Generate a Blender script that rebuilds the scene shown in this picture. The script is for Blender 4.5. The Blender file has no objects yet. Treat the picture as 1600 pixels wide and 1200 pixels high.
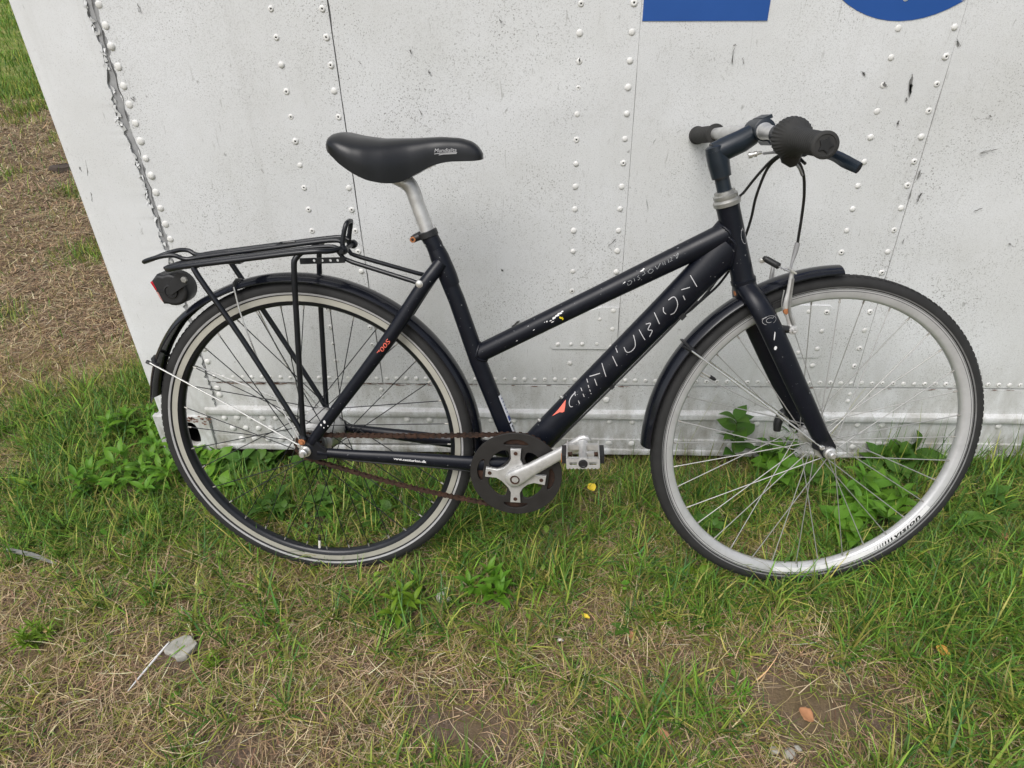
import bpy, math, random
import numpy as np
from mathutils import Vector, Matrix

SC = bpy.context.scene
COL = SC.collection
random.seed(7)
RNG = np.random.default_rng(11)

# ------------------------------------------------------------------ camera
cam_d = bpy.data.cameras.new('camera')
cam_d.sensor_fit = 'HORIZONTAL'
cam_d.sensor_width = 36.0
cam_d.lens = 23.661
cam_d.clip_start = 0.02
cam_d.clip_end = 800.0
cam = bpy.data.objects.new('camera', cam_d)
COL.objects.link(cam)
_r = Vector((0.99858133, 0.04922958, -0.02029217))
_u = Vector((-0.00921884, 0.53517394, 0.84469158))
_f = Vector((-0.05244365, 0.84330617, -0.53486854))
M = Matrix.Identity(4)
for i in range(3):
    M[i][0] = _r[i]; M[i][1] = _u[i]; M[i][2] = -_f[i]
M[0][3], M[1][3], M[2][3] = 0.0, -1.55525, 1.19502
cam.matrix_world = M
SC.camera = cam

# ------------------------------------------------------------------ sky, sun, exposure
SUN_EL, SUN_AZ = math.radians(52), math.radians(205)     # azimuth clockwise from +Y
world = bpy.data.worlds.new('World')
SC.world = world
world.use_nodes = True
wn = world.node_tree
wn.nodes.clear()
w_out = wn.nodes.new('ShaderNodeOutputWorld')
w_bg = wn.nodes.new('ShaderNodeBackground')
w_sky = wn.nodes.new('ShaderNodeTexSky')
w_sky.sky_type = 'NISHITA'
w_sky.sun_disc = False
w_sky.sun_elevation = SUN_EL
w_sky.sun_rotation = SUN_AZ
w_sky.air_density = 1.0
w_sky.dust_density = 4.0
w_sky.ozone_density = 1.0
w_hs = wn.nodes.new('ShaderNodeHueSaturation')            # overcast: the cloud layer greys the sky
w_hs.inputs['Saturation'].default_value = 0.42
wn.links.new(w_sky.outputs[0], w_hs.inputs['Color'])
wn.links.new(w_hs.outputs[0], w_bg.inputs['Color'])
w_bg.inputs['Strength'].default_value = 0.11
wn.links.new(w_bg.outputs[0], w_out.inputs['Surface'])

sun_d = bpy.data.lights.new('sun', 'SUN')
sun_d.energy = 1.3
sun_d.angle = math.radians(38)
sun_d.color = (1.0, 0.98, 0.955)
sun = bpy.data.objects.new('sun', sun_d)
COL.objects.link(sun)
_sd = Vector((math.sin(SUN_AZ) * math.cos(SUN_EL), math.cos(SUN_AZ) * math.cos(SUN_EL), math.sin(SUN_EL)))
sun.rotation_euler = _sd.to_track_quat('Z', 'Y').to_euler()
sun.location = _sd * 20

SC.view_settings.view_transform = 'Standard'
SC.view_settings.look = 'None'
SC.view_settings.exposure = 0.47
SC.view_settings.gamma = 1.0
SC.view_settings.use_curve_mapping = False
SC.render.engine = 'CYCLES'
SC.cycles.use_denoising = True
SC.cycles.max_bounces = 6
SC.cycles.diffuse_bounces = 3
SC.cycles.glossy_bounces = 3
SC.cycles.transmission_bounces = 3

# ------------------------------------------------------------------ materials
def new_mat(name):
    m = bpy.data.materials.new(name)
    m.use_nodes = True
    nt = m.node_tree
    b = nt.nodes['Principled BSDF']
    return m, nt, b

def node(nt, kind, **kw):
    n = nt.nodes.new(kind)
    for k, v in kw.items():
        setattr(n, k, v)
    return n

def mat_plain(name, col, rough=0.5, metal=0.0, spec=0.5, var=0.0, scale=40.0, bump=0.0, coat=0.0, rvar=0.0):
    m, nt, b = new_mat(name)
    b.inputs['Base Color'].default_value = (*col, 1)
    b.inputs['Roughness'].default_value = rough
    b.inputs['Metallic'].default_value = metal
    b.inputs['Specular IOR Level'].default_value = spec
    if coat:
        b.inputs['Coat Weight'].default_value = coat
        b.inputs['Coat Roughness'].default_value = 0.15
    if var or bump or rvar:
        tc = node(nt, 'ShaderNodeTexCoord')
        no = node(nt, 'ShaderNodeTexNoise')
        no.inputs['Scale'].default_value = scale
        no.inputs['Detail'].default_value = 5
        nt.links.new(tc.outputs['Object'], no.inputs['Vector'])
        if var:
            mx = node(nt, 'ShaderNodeMix', data_type='RGBA')
            mx.inputs['A'].default_value = (*[c * (1 - var) for c in col], 1)
            mx.inputs['B'].default_value = (*[min(1, c * (1 + var)) for c in col], 1)
            nt.links.new(no.outputs['Fac'], mx.inputs['Factor'])
            nt.links.new(mx.outputs['Result'], b.inputs['Base Color'])
        if rvar:
            mr = node(nt, 'ShaderNodeMapRange')
            mr.inputs['To Min'].default_value = max(0.02, rough - rvar)
            mr.inputs['To Max'].default_value = min(1, rough + rvar)
            nt.links.new(no.outputs['Fac'], mr.inputs['Value'])
            nt.links.new(mr.outputs['Result'], b.inputs['Roughness'])
        if bump:
            bp = node(nt, 'ShaderNodeBump')
            bp.inputs['Strength'].default_value = bump
            bp.inputs['Distance'].default_value = 0.002
            nt.links.new(no.outputs['Fac'], bp.inputs['Height'])
            nt.links.new(bp.outputs['Normal'], b.inputs['Normal'])
    return m

def ramp(nt, src, p0, c0, p1, c1):
    r = node(nt, 'ShaderNodeValToRGB')
    r.color_ramp.elements[0].position = p0
    r.color_ramp.elements[0].color = (*c0, 1) if len(c0) == 3 else c0
    r.color_ramp.elements[1].position = p1
    r.color_ramp.elements[1].color = (*c1, 1) if len(c1) == 3 else c1
    nt.links.new(src, r.inputs['Fac'])
    return r.outputs['Color']

def mixc(nt, fac, a, b):
    m = node(nt, 'ShaderNodeMix', data_type='RGBA')
    if hasattr(fac, 'links'): nt.links.new(fac, m.inputs['Factor'])
    else: m.inputs['Factor'].default_value = fac
    for v, k in ((a, 'A'), (b, 'B')):
        if hasattr(v, 'links'): nt.links.new(v, m.inputs[k])
        else: m.inputs[k].default_value = (*v, 1)
    return m.outputs['Result']

def noise(nt, vec, scale, detail=4, rough=0.55, dist=0.0):
    n = node(nt, 'ShaderNodeTexNoise')
    n.inputs['Scale'].default_value = scale
    n.inputs['Detail'].default_value = detail
    n.inputs['Roughness'].default_value = rough
    n.inputs['Distortion'].default_value = dist
    nt.links.new(vec, n.inputs['Vector'])
    return n.outputs['Fac']

def mapping(nt, src, scale=(1, 1, 1), loc=(0, 0, 0)):
    mp = node(nt, 'ShaderNodeMapping')
    mp.inputs['Scale'].default_value = scale
    mp.inputs['Location'].default_value = loc
    nt.links.new(src, mp.inputs['Vector'])
    return mp.outputs['Vector']

def mat_wall(name, base, dirt=1.0):
    """old white coach paint: fine dark specks, rubbed scratches, faint run stains, grime"""
    m, nt, b = new_mat(name)
    g = node(nt, 'ShaderNodeNewGeometry')
    P = g.outputs['Position']
    big = noise(nt, P, 3.0, 7, 0.68)
    c = mixc(nt, ramp(nt, big, 0.35, (0, 0, 0), 0.7, (1, 1, 1)), base, tuple(x * y for x, y in zip(base, (0.86, 0.855, 0.83))))
    # vertical run stains
    st = noise(nt, mapping(nt, P, (16, 16, 0.9)), 1.0, 4, 0.6)
    c = mixc(nt, ramp(nt, st, 0.58, (0, 0, 0), 0.85, (0.35, 0.35, 0.35)), c, (0.44, 0.44, 0.42))
    # specks, denser in patches
    patch = noise(nt, P, 4.5, 4, 0.6)
    sp = noise(nt, P, 330.0, 2, 0.5)
    spm = ramp(nt, sp, 0.605, (0, 0, 0), 0.66, (1, 1, 1))
    pm = ramp(nt, patch, 0.38, (0.05, 0.05, 0.05), 0.66, (1, 1, 1))
    mul = node(nt, 'ShaderNodeMath', operation='MULTIPLY')
    nt.links.new(spm, mul.inputs[0]); nt.links.new(pm, mul.inputs[1])
    mul2 = node(nt, 'ShaderNodeMath', operation='MULTIPLY')
    nt.links.new(mul.outputs[0], mul2.inputs[0]); mul2.inputs[1].default_value = 0.8 * dirt
    c = mixc(nt, mul2.outputs[0], c, (0.13, 0.125, 0.115))
    fine = noise(nt, P, 620.0, 2, 0.6)
    c = mixc(nt, ramp(nt, fine, 0.54, (0, 0, 0), 0.64, (0.34 * dirt, 0.34 * dirt, 0.34 * dirt)), c, (0.25, 0.245, 0.235))
    # few larger chips and scuffs
    sc = noise(nt, mapping(nt, P, (60, 60, 34)), 1.0, 3, 0.6, 0.6)
    c = mixc(nt, ramp(nt, sc, 0.70, (0, 0, 0), 0.76, (0.6, 0.6, 0.6)), c, (0.20, 0.20, 0.19))
    scr = noise(nt, mapping(nt, P, (150, 150, 18)), 1.0, 2, 0.5, 1.2)
    c = mixc(nt, ramp(nt, scr, 0.68, (0, 0, 0), 0.76, (0.45, 0.45, 0.45)), c, (0.30, 0.30, 0.285))
    # splashed dirt low down on the body
    sx = node(nt, 'ShaderNodeSeparateXYZ'); nt.links.new(P, sx.inputs[0])
    lo = node(nt, 'ShaderNodeMapRange')
    lo.inputs['From Min'].default_value = 0.34; lo.inputs['From Max'].default_value = -0.02
    nt.links.new(sx.outputs['Z'], lo.inputs['Value'])
    gr = noise(nt, mapping(nt, P, (22, 22, 9)), 1.0, 6, 0.65)
    grm = ramp(nt, gr, 0.38, (0, 0, 0), 0.66, (1, 1, 1))
    mul3 = node(nt, 'ShaderNodeMath', operation='MULTIPLY')
    nt.links.new(lo.outputs['Result'], mul3.inputs[0]); nt.links.new(grm, mul3.inputs[1])
    c = mixc(nt, mul3.outputs[0], c, (0.22, 0.205, 0.16))
    nt.links.new(c, b.inputs['Base Color'])
    b.inputs['Roughness'].default_value = 0.55
    b.inputs['Specular IOR Level'].default_value = 0.35
    bp = node(nt, 'ShaderNodeBump')
    bp.inputs['Strength'].default_value = 0.25
    bp.inputs['Distance'].default_value = 0.0015
    nt.links.new(noise(nt, P, 140.0, 3), bp.inputs['Height'])
    nt.links.new(bp.outputs['Normal'], b.inputs['Normal'])
    return m

def mat_paint():
    m, nt, b = new_mat('navy_frame_paint')
    tc = node(nt, 'ShaderNodeTexCoord')
    P = tc.outputs['Object']
    c = mixc(nt, noise(nt, P, 9.0, 4), (0.0032, 0.0042, 0.0085), (0.0052, 0.0068, 0.0125))
    ch = noise(nt, P, 190.0, 2, 0.5)
    c = mixc(nt, ramp(nt, ch, 0.735, (0, 0, 0), 0.75, (0.8, 0.8, 0.8)), c, (0.30, 0.31, 0.32))
    du = noise(nt, P, 30.0, 6, 0.7)
    c = mixc(nt, ramp(nt, du, 0.52, (0, 0, 0), 0.80, (0.12, 0.12, 0.12)), c, (0.06, 0.066, 0.08))
    nt.links.new(c, b.inputs['Base Color'])
    mr = node(nt, 'ShaderNodeMapRange')
    mr.inputs['To Min'].default_value = 0.24; mr.inputs['To Max'].default_value = 0.44
    nt.links.new(noise(nt, P, 25.0, 5), mr.inputs['Value'])
    nt.links.new(mr.outputs['Result'], b.inputs['Roughness'])
    b.inputs['Specular IOR Level'].default_value = 0.32
    return m

def mat_rust():
    m, nt, b = new_mat('rusty_chain_steel')
    tc = node(nt, 'ShaderNodeTexCoord')
    P = tc.outputs['Object']
    c = mixc(nt, ramp(nt, noise(nt, P, 60.0, 6, 0.7), 0.35, (0, 0, 0), 0.65, (1, 1, 1)), (0.022, 0.015, 0.012), (0.066, 0.034, 0.022))
    nt.links.new(c, b.inputs['Base Color'])
    b.inputs['Roughness'].default_value = 0.85
    b.inputs['Specular IOR Level'].default_value = 0.25
    return m

def mat_metal(name, col, rough, dirt=0.3, scale=60.0, metal=0.75):
    m, nt, b = new_mat(name)
    tc = node(nt, 'ShaderNodeTexCoord')
    P = tc.outputs['Object']
    f = ramp(nt, noise(nt, P, scale, 6, 0.7), 0.42, (0, 0, 0), 0.75, (dirt * 2, dirt * 2, dirt * 2))
    c = mixc(nt, f, col, (0.24, 0.235, 0.225))
    nt.links.new(c, b.inputs['Base Color'])
    b.inputs['Metallic'].default_value = metal
    mr = node(nt, 'ShaderNodeMapRange')
    mr.inputs['To Min'].default_value = max(0.05, rough - 0.12); mr.inputs['To Max'].default_value = rough + 0.15
    nt.links.new(noise(nt, P, scale * 0.7, 4), mr.inputs['Value'])
    nt.links.new(mr.outputs['Result'], b.inputs['Roughness'])
    return m

def mat_leafy(name, attr=True, col=(0.1, 0.2, 0.04), rough=0.5, trans=0.3, spec=0.3, veins=False):
    m, nt, b = new_mat(name)
    out = nt.nodes['Material Output']
    if attr:
        a = node(nt, 'ShaderNodeAttribute', attribute_name='Col')
        c = a.outputs['Color']
    else:
        tc = node(nt, 'ShaderNodeTexCoord')
        oi = node(nt, 'ShaderNodeObjectInfo')
        f = noise(nt, tc.outputs['Object'], 70.0, 4)
        c = mixc(nt, f, tuple(x * 0.75 for x in col), tuple(min(1, x * 1.25) for x in col))
        c = mixc(nt, ramp(nt, oi.outputs['Random'], 0, (0, 0, 0), 1, (0.55, 0.55, 0.55)), c, tuple(x * y for x, y in zip(col, (1.55, 1.2, 0.8))))
    nt.links.new(c, b.inputs['Base Color'])
    b.inputs['Roughness'].default_value = rough
    b.inputs['Specular IOR Level'].default_value = spec
    tr = node(nt, 'ShaderNodeBsdfTranslucent')
    nt.links.new(c, tr.inputs['Color'])
    mx = node(nt, 'ShaderNodeMixShader')
    mx.inputs['Fac'].default_value = trans
    nt.links.new(b.outputs[0], mx.inputs[1]); nt.links.new(tr.outputs[0], mx.inputs[2])
    nt.links.new(mx.outputs[0], out.inputs['Surface'])
    return m

def mat_ground():
    m, nt, b = new_mat('soil_and_thatch')
    g = node(nt, 'ShaderNodeNewGeometry')
    P = g.outputs['Position']
    soil = mixc(nt, noise(nt, P, 45.0, 8, 0.7), (0.060, 0.042, 0.031), (0.235, 0.172, 0.132))
    grit = noise(nt, P, 260.0, 3, 0.6)
    soil = mixc(nt, ramp(nt, grit, 0.63, (0, 0, 0), 0.68, (0.7, 0.7, 0.7)), soil, (0.46, 0.41, 0.35))
    thatch = mixc(nt, noise(nt, mapping(nt, P, (90, 30, 30)), 1.0, 6, 0.7, 1.0), (0.050, 0.037, 0.023), (0.27, 0.20, 0.115))
    c = mixc(nt, ramp(nt, noise(nt, P, 5.0, 6, 0.65), 0.42, (0, 0, 0), 0.60, (1, 1, 1)), soil, thatch)
    # farther off the turf closes up
    ln = node(nt, 'ShaderNodeVectorMath', operation='LENGTH'); nt.links.new(P, ln.inputs[0])
    far = node(nt, 'ShaderNodeMapRange'); far.inputs['From Min'].default_value = 6.5; far.inputs['From Max'].default_value = 11
    nt.links.new(ln.outputs['Value'], far.inputs['Value'])
    turf = mixc(nt, ramp(nt, noise(nt, P, 1.3, 7, 0.7), 0.42, (0, 0, 0), 0.62, (1, 1, 1)), (0.13, 0.20, 0.04), (0.33, 0.31, 0.12))
    c = mixc(nt, far.outputs['Result'], c, turf)
    nt.links.new(c, b.inputs['Base Color'])
    b.inputs['Roughness'].default_value = 0.95
    b.inputs['Specular IOR Level'].default_value = 0.15
    bp = node(nt, 'ShaderNodeBump')
    bp.inputs['Strength'].default_value = 0.9
    bp.inputs['Distance'].default_value = 0.006
    nt.links.new(noise(nt, P, 70.0, 8, 0.7), bp.inputs['Height'])
    nt.links.new(bp.outputs['Normal'], b.inputs['Normal'])
    return m

WALL = mat_wall('chalky_white_paint', (0.69, 0.705, 0.718))
WALLP = mat_wall('post_white_paint', (0.71, 0.725, 0.738), 0.35)
RIVET = mat_plain('painted_rivet', (0.66, 0.66, 0.64), 0.45, var=0.12, scale=90, rvar=0.1)
HOLE = mat_plain('dark_rivet_core', (0.03, 0.03, 0.028), 0.7)
SEAL = mat_plain('grey_seam_sealant', (0.075, 0.075, 0.073), 0.9, var=0.5, scale=60)
SCUFFM = mat_plain('scuffed_paint', (0.16, 0.16, 0.155), 0.9, var=0.5, scale=90)
SEALF = mat_plain('faint_seam_line', (0.26, 0.26, 0.255), 0.9, var=0.4, scale=60)
PRIMER = mat_plain('bare_grey_primer', (0.30, 0.305, 0.31), 0.8, var=0.35, scale=45, bump=0.5)
DARK = mat_plain('dark_interior', (0.03, 0.028, 0.026), 0.9)
RUSTY = mat_plain('rust_stain', (0.17, 0.085, 0.06), 0.9, var=0.5, scale=80)
BLUE = mat_plain('blue_lettering_film', (0.012, 0.075, 0.30), 0.42, var=0.12, scale=12, rvar=0.08)
GROUND = mat_ground()
GRASS = mat_leafy('grass_blades', True, rough=0.5, trans=0.20, spec=0.25)
PAINT = mat_paint()
BLACK = mat_plain('black_coated_steel', (0.006, 0.0075, 0.011), 0.33, var=0.3, scale=50, rvar=0.12)
STEMP = mat_plain('teal_stem_paint', (0.008, 0.014, 0.022), 0.36, var=0.35, scale=40, rvar=0.12)
GUARD = mat_plain('worn_chain_guard', (0.015, 0.0135, 0.0125), 0.6, var=0.45, scale=40, rvar=0.15)
PLASTIC = mat_plain('black_plastic', (0.014, 0.0145, 0.016), 0.45, var=0.3, scale=60, rvar=0.1)
GLOSS = mat_plain('glossy_fender_plastic', (0.006, 0.007, 0.011), 0.17, var=0.3, scale=20, rvar=0.07)
RUBBER = mat_plain('tyre_rubber', (0.024, 0.024, 0.024), 0.75, spec=0.3, var=0.35, scale=45, bump=0.3)
GRIPR = mat_plain('grip_rubber', (0.033, 0.033, 0.032), 0.72, spec=0.3, var=0.25, scale=60)
SADDLE = mat_plain('saddle_vinyl', (0.0085, 0.0095, 0.012), 0.34, spec=0.42, var=0.25, scale=30, rvar=0.1, bump=0.08)
ALU = mat_metal('brushed_aluminium', (0.62, 0.62, 0.61), 0.38, 0.22, 60, 0.55)
ALUD = mat_metal('dull_grey_alloy', (0.40, 0.40, 0.38), 0.5, 0.4)
CHROME = mat_metal('bright_steel', (0.72, 0.72, 0.70), 0.28, 0.15)
SPOKE = mat_metal('dull_spoke_steel', (0.46, 0.46, 0.45), 0.45, 0.25, 60, 0.6)
RIMS = mat_metal('silver_rim_alloy', (0.56, 0.565, 0.57), 0.36, 0.15, 30, 0.35)
CREAM = mat_plain('worn_cream_brake_track', (0.36, 0.35, 0.30), 0.5, var=0.16, scale=35, rvar=0.1)
STRIPE = mat_plain('reflective_tyre_stripe', (0.36, 0.36, 0.36), 0.5, var=0.3, scale=50)
STRIPED = mat_plain('dirty_tyre_stripe', (0.16, 0.16, 0.16), 0.6, var=0.5, scale=60)
RUST = mat_rust()
ORUST = mat_plain('orange_rust', (0.33, 0.13, 0.05), 0.8, var=0.4, scale=90)
WHITE = mat_plain('white_print', (0.72, 0.72, 0.72), 0.5)
DECAL = mat_plain('faded_silver_print', (0.45, 0.45, 0.46), 0.5)
DECALD = mat_plain('worn_grey_print', (0.26, 0.27, 0.28), 0.5)
NIPR = mat_plain('dull_brass_nipple', (0.34, 0.33, 0.30), 0.5, metal=0.5)
PINK = mat_plain('coral_print', (0.80, 0.16, 0.11), 0.5)
YELLOW = mat_plain('yellow_scrape', (0.72, 0.58, 0.02), 0.5)
STICK = mat_plain('white_sticker', (0.66, 0.68, 0.72), 0.4, var=0.1, scale=80)
NAVY = mat_plain('blue_print', (0.02, 0.05, 0.24), 0.5)
RED = mat_plain('red_lens', (0.45, 0.012, 0.03), 0.2)
PINKL = mat_plain('faded_lens', (0.50, 0.24, 0.22), 0.35)
AMBER = mat_plain('amber_reflector', (0.62, 0.22, 0.05), 0.35)
GREYC = mat_plain('grey_cable_tube', (0.26, 0.26, 0.26), 0.5)
STONE = mat_plain('pale_stone', (0.36, 0.35, 0.31), 0.9, var=0.4, scale=70, bump=0.8)
CLOD = mat_plain('dark_clod', (0.07, 0.055, 0.045), 0.95, var=0.4, scale=40, bump=0.8)
SHELL = mat_plain('white_shell', (0.70, 0.68, 0.63), 0.5, var=0.2, scale=60)
GREYS = mat_plain('weathered_strip', (0.19, 0.19, 0.18), 0.8, var=0.35, scale=60)
LEAF_Y = mat_plain('yellow_leaf', (0.78, 0.58, 0.04), 0.55, var=0.25, scale=120)
LEAF_P = mat_plain('pale_leaf', (0.55, 0.40, 0.16), 0.6, var=0.25, scale=120)
LEAF_B = mat_plain('brown_leaf', (0.40, 0.19, 0.09), 0.65, var=0.25, scale=120)
LEAF_O = mat_plain('orange_leaf', (0.52, 0.27, 0.05), 0.6, var=0.4, scale=90)
GREEN_A = mat_leafy('bright_weed_leaf', False, (0.105, 0.255, 0.026), 0.45, 0.3)
GREEN_B = mat_leafy('deep_weed_leaf', False, (0.065, 0.160, 0.026), 0.45, 0.25)
GREEN_C = mat_leafy('lime_weed_leaf', False, (0.135, 0.255, 0.022), 0.5, 0.3)
STEMG = mat_plain('green_stem', (0.10, 0.15, 0.035), 0.6, var=0.3, scale=80)

# ------------------------------------------------------------------ mesh helpers
def V(x, n, z):
    """bike coordinates: x along the wheel line from the rear hub, n out of the frame plane on the chain side, z above the hubs"""
    return Vector((x, -n, z + 0.345))

def link(name, me, mat, parent=None, sharp=40, origin=None):
    o = bpy.data.objects.new(name, me)
    COL.objects.link(o)
    mats = mat if isinstance(mat, (list, tuple)) else [mat]
    for mm in mats:
        if mm is not None: me.materials.append(mm)
    if len(me.polygons):
        me.shade_smooth()
        if sharp is not None and sharp < 180:
            me.set_sharp_from_angle(angle=math.radians(sharp))
    if parent is not None:
        o.parent = parent
    return o

def mesh(vs, fs, name='mesh'):
    me = bpy.data.meshes.new(name)
    me.from_pydata([tuple(v) for v in vs], [], fs)
    me.update()
    return me

def merge(parts):
    vs, fs = [], []
    for v, f in parts:
        k = len(vs)
        vs += list(v)
        fs += [tuple(i + k for i in q) for q in f]
    return vs, fs

def empty(name, loc=(0, 0, 0), parent=None):
    o = bpy.data.objects.new(name, None)
    o.empty_display_size = 0.05
    COL.objects.link(o)
    o.location = loc
    if parent is not None: o.parent = parent
    return o

def tag(o, label, cat=None, group=None, kind=None):
    if label: o['label'] = label
    if cat: o['category'] = cat
    if group: o['group'] = group
    if kind: o['kind'] = kind
    return o

def spline(pts, n=6):
    """Catmull-Rom through the points"""
    P = [Vector(p) for p in pts]
    if len(P) < 3: return P
    Q = [P[0] * 2 - P[1]] + P + [P[-1] * 2 - P[-2]]
    out = []
    for i in range(1, len(Q) - 2):
        a, b, c, d = Q[i - 1], Q[i], Q[i + 1], Q[i + 2]
        for k in range(n):
            t = k / n
            out.append(0.5 * ((2 * b) + (c - a) * t + (2 * a - 5 * b + 4 * c - d) * t * t + (3 * b - a - 3 * c + d) * t ** 3))
    out.append(P[-1])
    return out

def lerp_list(vals, m):
    """resample a list of values to m entries"""
    return list(np.interp(np.linspace(0, 1, m), np.linspace(0, 1, len(vals)), vals))

def tubeg(pts, r, segs=12, r2=None, hint=None, caps=True, closed=False):
    """swept tube; r (in the plane of hint) and r2 across may be lists"""
    P = [Vector(p) for p in pts]
    m = len(P)
    ra = lerp_list(r, m) if isinstance(r, (list, tuple)) else [r] * m
    rb = ra if r2 is None else (lerp_list(r2, m) if isinstance(r2, (list, tuple)) else [r2] * m)
    vs, fs = [], []
    prev = None
    for i in range(m):
        if closed: t = (P[(i + 1) % m] - P[i - 1])
        elif i == 0: t = P[1] - P[0]
        elif i == m - 1: t = P[-1] - P[-2]
        else: t = (P[i + 1] - P[i]).normalized() + (P[i] - P[i - 1]).normalized()
        t.normalize()
        if prev is None:
            h = Vector(hint) if hint is not None else (Vector((0, 0, 1)) if abs(t.z) < 0.9 else Vector((1, 0, 0)))
        else:
            h = prev
        u = h - t * h.dot(t)
        if u.length < 1e-6: u = t.orthogonal()
        u.normalize()
        prev = u
        w = t.cross(u)
        for k in range(segs):
            a = 2 * math.pi * k / segs
            vs.append(P[i] + u * (ra[i] * math.cos(a)) + w * (rb[i] * math.sin(a)))
    rng = m if closed else m - 1
    for i in range(rng):
        j = (i + 1) % m
        for k in range(segs):
            l = (k + 1) % segs
            fs.append((i * segs + k, i * segs + l, j * segs + l, j * segs + k))
    if caps and not closed:
        fs.append(tuple(range(segs - 1, -1, -1)))
        fs.append(tuple((m - 1) * segs + k for k in range(segs)))
    return vs, fs

def latheg(o, axis, prof, segs=20):
    """prof: list of (t along axis, radius)"""
    o = Vector(o); a = Vector(axis).normalized()
    u = a.orthogonal().normalized(); w = a.cross(u)
    vs, fs = [], []
    for t, r in prof:
        for k in range(segs):
            q = 2 * math.pi * k / segs
            vs.append(o + a * t + (u * math.cos(q) + w * math.sin(q)) * max(r, 1e-5))
    for i in range(len(prof) - 1):
        for k in range(segs):
            l = (k + 1) % segs
            fs.append((i * segs + k, i * segs + l, (i + 1) * segs + l, (i + 1) * segs + k))
    fs.append(tuple(range(segs - 1, -1, -1)))
    m = len(prof) - 1
    fs.append(tuple(m * segs + k for k in range(segs)))
    return vs, fs

def boxg(c, sx, sy, sz, ax=None):
    """box of full sizes along the three given axes"""
    c = Vector(c)
    X, Y, Z = ax if ax else (Vector((1, 0, 0)), Vector((0, 1, 0)), Vector((0, 0, 1)))
    vs = [c + X * (i * sx / 2) + Y * (j * sy / 2) + Z * (k * sz / 2) for i in (-1, 1) for j in (-1, 1) for k in (-1, 1)]
    fs = [(0, 1, 3, 2), (4, 6, 7, 5), (0, 4, 5, 1), (2, 3, 7, 6), (0, 2, 6, 4), (1, 5, 7, 3)]
    return vs, fs

def bev(o, w=0.001, seg=2):
    b = o.modifiers.new('bevel', 'BEVEL'); b.width = w; b.segments = seg; b.limit_method = 'ANGLE'; b.angle_limit = math.radians(35)
    return o

DG = None
def curve2d(splines, depth=0.0, bevel=0.0, res=3):
    """filled flat shape with holes; splines: lists of (u, v); returns verts (u, v, w), faces"""
    cu = bpy.data.curves.new('tmp', 'CURVE')
    cu.dimensions = '2D'; cu.fill_mode = 'BOTH'; cu.extrude = depth; cu.bevel_depth = bevel; cu.bevel_resolution = res
    for s in splines:
        sp = cu.splines.new('POLY')
        sp.points.add(len(s) - 1)
        for p, (a, b) in zip(sp.points, s): p.co = (a, b, 0, 1)
        sp.use_cyclic_u = True
    o = bpy.data.objects.new('tmp', cu)
    me = bpy.data.meshes.new_from_object(o)
    vs = [v.co.copy() for v in me.vertices]; fs = [tuple(p.vertices) for p in me.polygons]
    bpy.data.objects.remove(o); bpy.data.curves.remove(cu); bpy.data.meshes.remove(me)
    return vs, fs

def textg(txt, size, shear=0.0, align='LEFT', spacing=1.0, res=2, bold=0.0):
    cu = bpy.data.curves.new('tmp', 'FONT')
    cu.body = txt; cu.size = size; cu.shear = shear; cu.align_x = align; cu.space_character = spacing; cu.resolution_u = res; cu.offset = bold
    o = bpy.data.objects.new('tmp', cu)
    me = bpy.data.meshes.new_from_object(o)
    vs = [v.co.copy() for v in me.vertices]; fs = [tuple(p.vertices) for p in me.polygons]
    bpy.data.objects.remove(o); bpy.data.curves.remove(cu); bpy.data.meshes.remove(me)
    return vs, fs

def ribbon(pts, w):
    """flat stroke in (u, v)"""
    P = [Vector((a, b)) for a, b in pts]
    Q = []
    for i in range(len(P) - 1):
        m = max(1, int((P[i + 1] - P[i]).length / 0.003))
        for k in range(m): Q.append(P[i].lerp(P[i + 1], k / m))
    Q.append(P[-1])
    vs, fs = [], []
    for i, q in enumerate(Q):
        t = (Q[min(i + 1, len(Q) - 1)] - Q[max(i - 1, 0)]).normalized()
        s = Vector((-t.y, t.x)) * w / 2
        vs += [Vector((*(q + s), 0)), Vector((*(q - s), 0))]
        if i: fs.append((2 * i - 2, 2 * i - 1, 2 * i + 1, 2 * i))
    return vs, fs

def circ(cx, cy, r, n=24, ry=None, a0=0.0):
    ry = r if ry is None else ry
    return [(cx + r * math.cos(a0 + 2 * math.pi * k / n), cy + ry * math.sin(a0 + 2 * math.pi * k / n)) for k in range(n)]

# smooth lattice noise for layout fields (numpy)
_LAT = np.random.default_rng(5).random((256, 256))
def vnoise(x, y, s):
    x = np.asarray(x, float) * s + 500.3; y = np.asarray(y, float) * s + 300.7
    xi = np.floor(x).astype(int); yi = np.floor(y).astype(int)
    fx = x - xi; fy = y - yi
    fx = fx * fx * (3 - 2 * fx); fy = fy * fy * (3 - 2 * fy)
    g = lambda i, j: _LAT[(xi + i) % 256, (yi + j) % 256]
    return (g(0, 0) * (1 - fx) + g(1, 0) * fx) * (1 - fy) + (g(0, 1) * (1 - fx) + g(1, 1) * fx) * fy

def sstep(a, b, x):
    t = np.clip((np.asarray(x, float) - a) / (b - a), 0, 1)
    return t * t * (3 - 2 * t)

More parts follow.
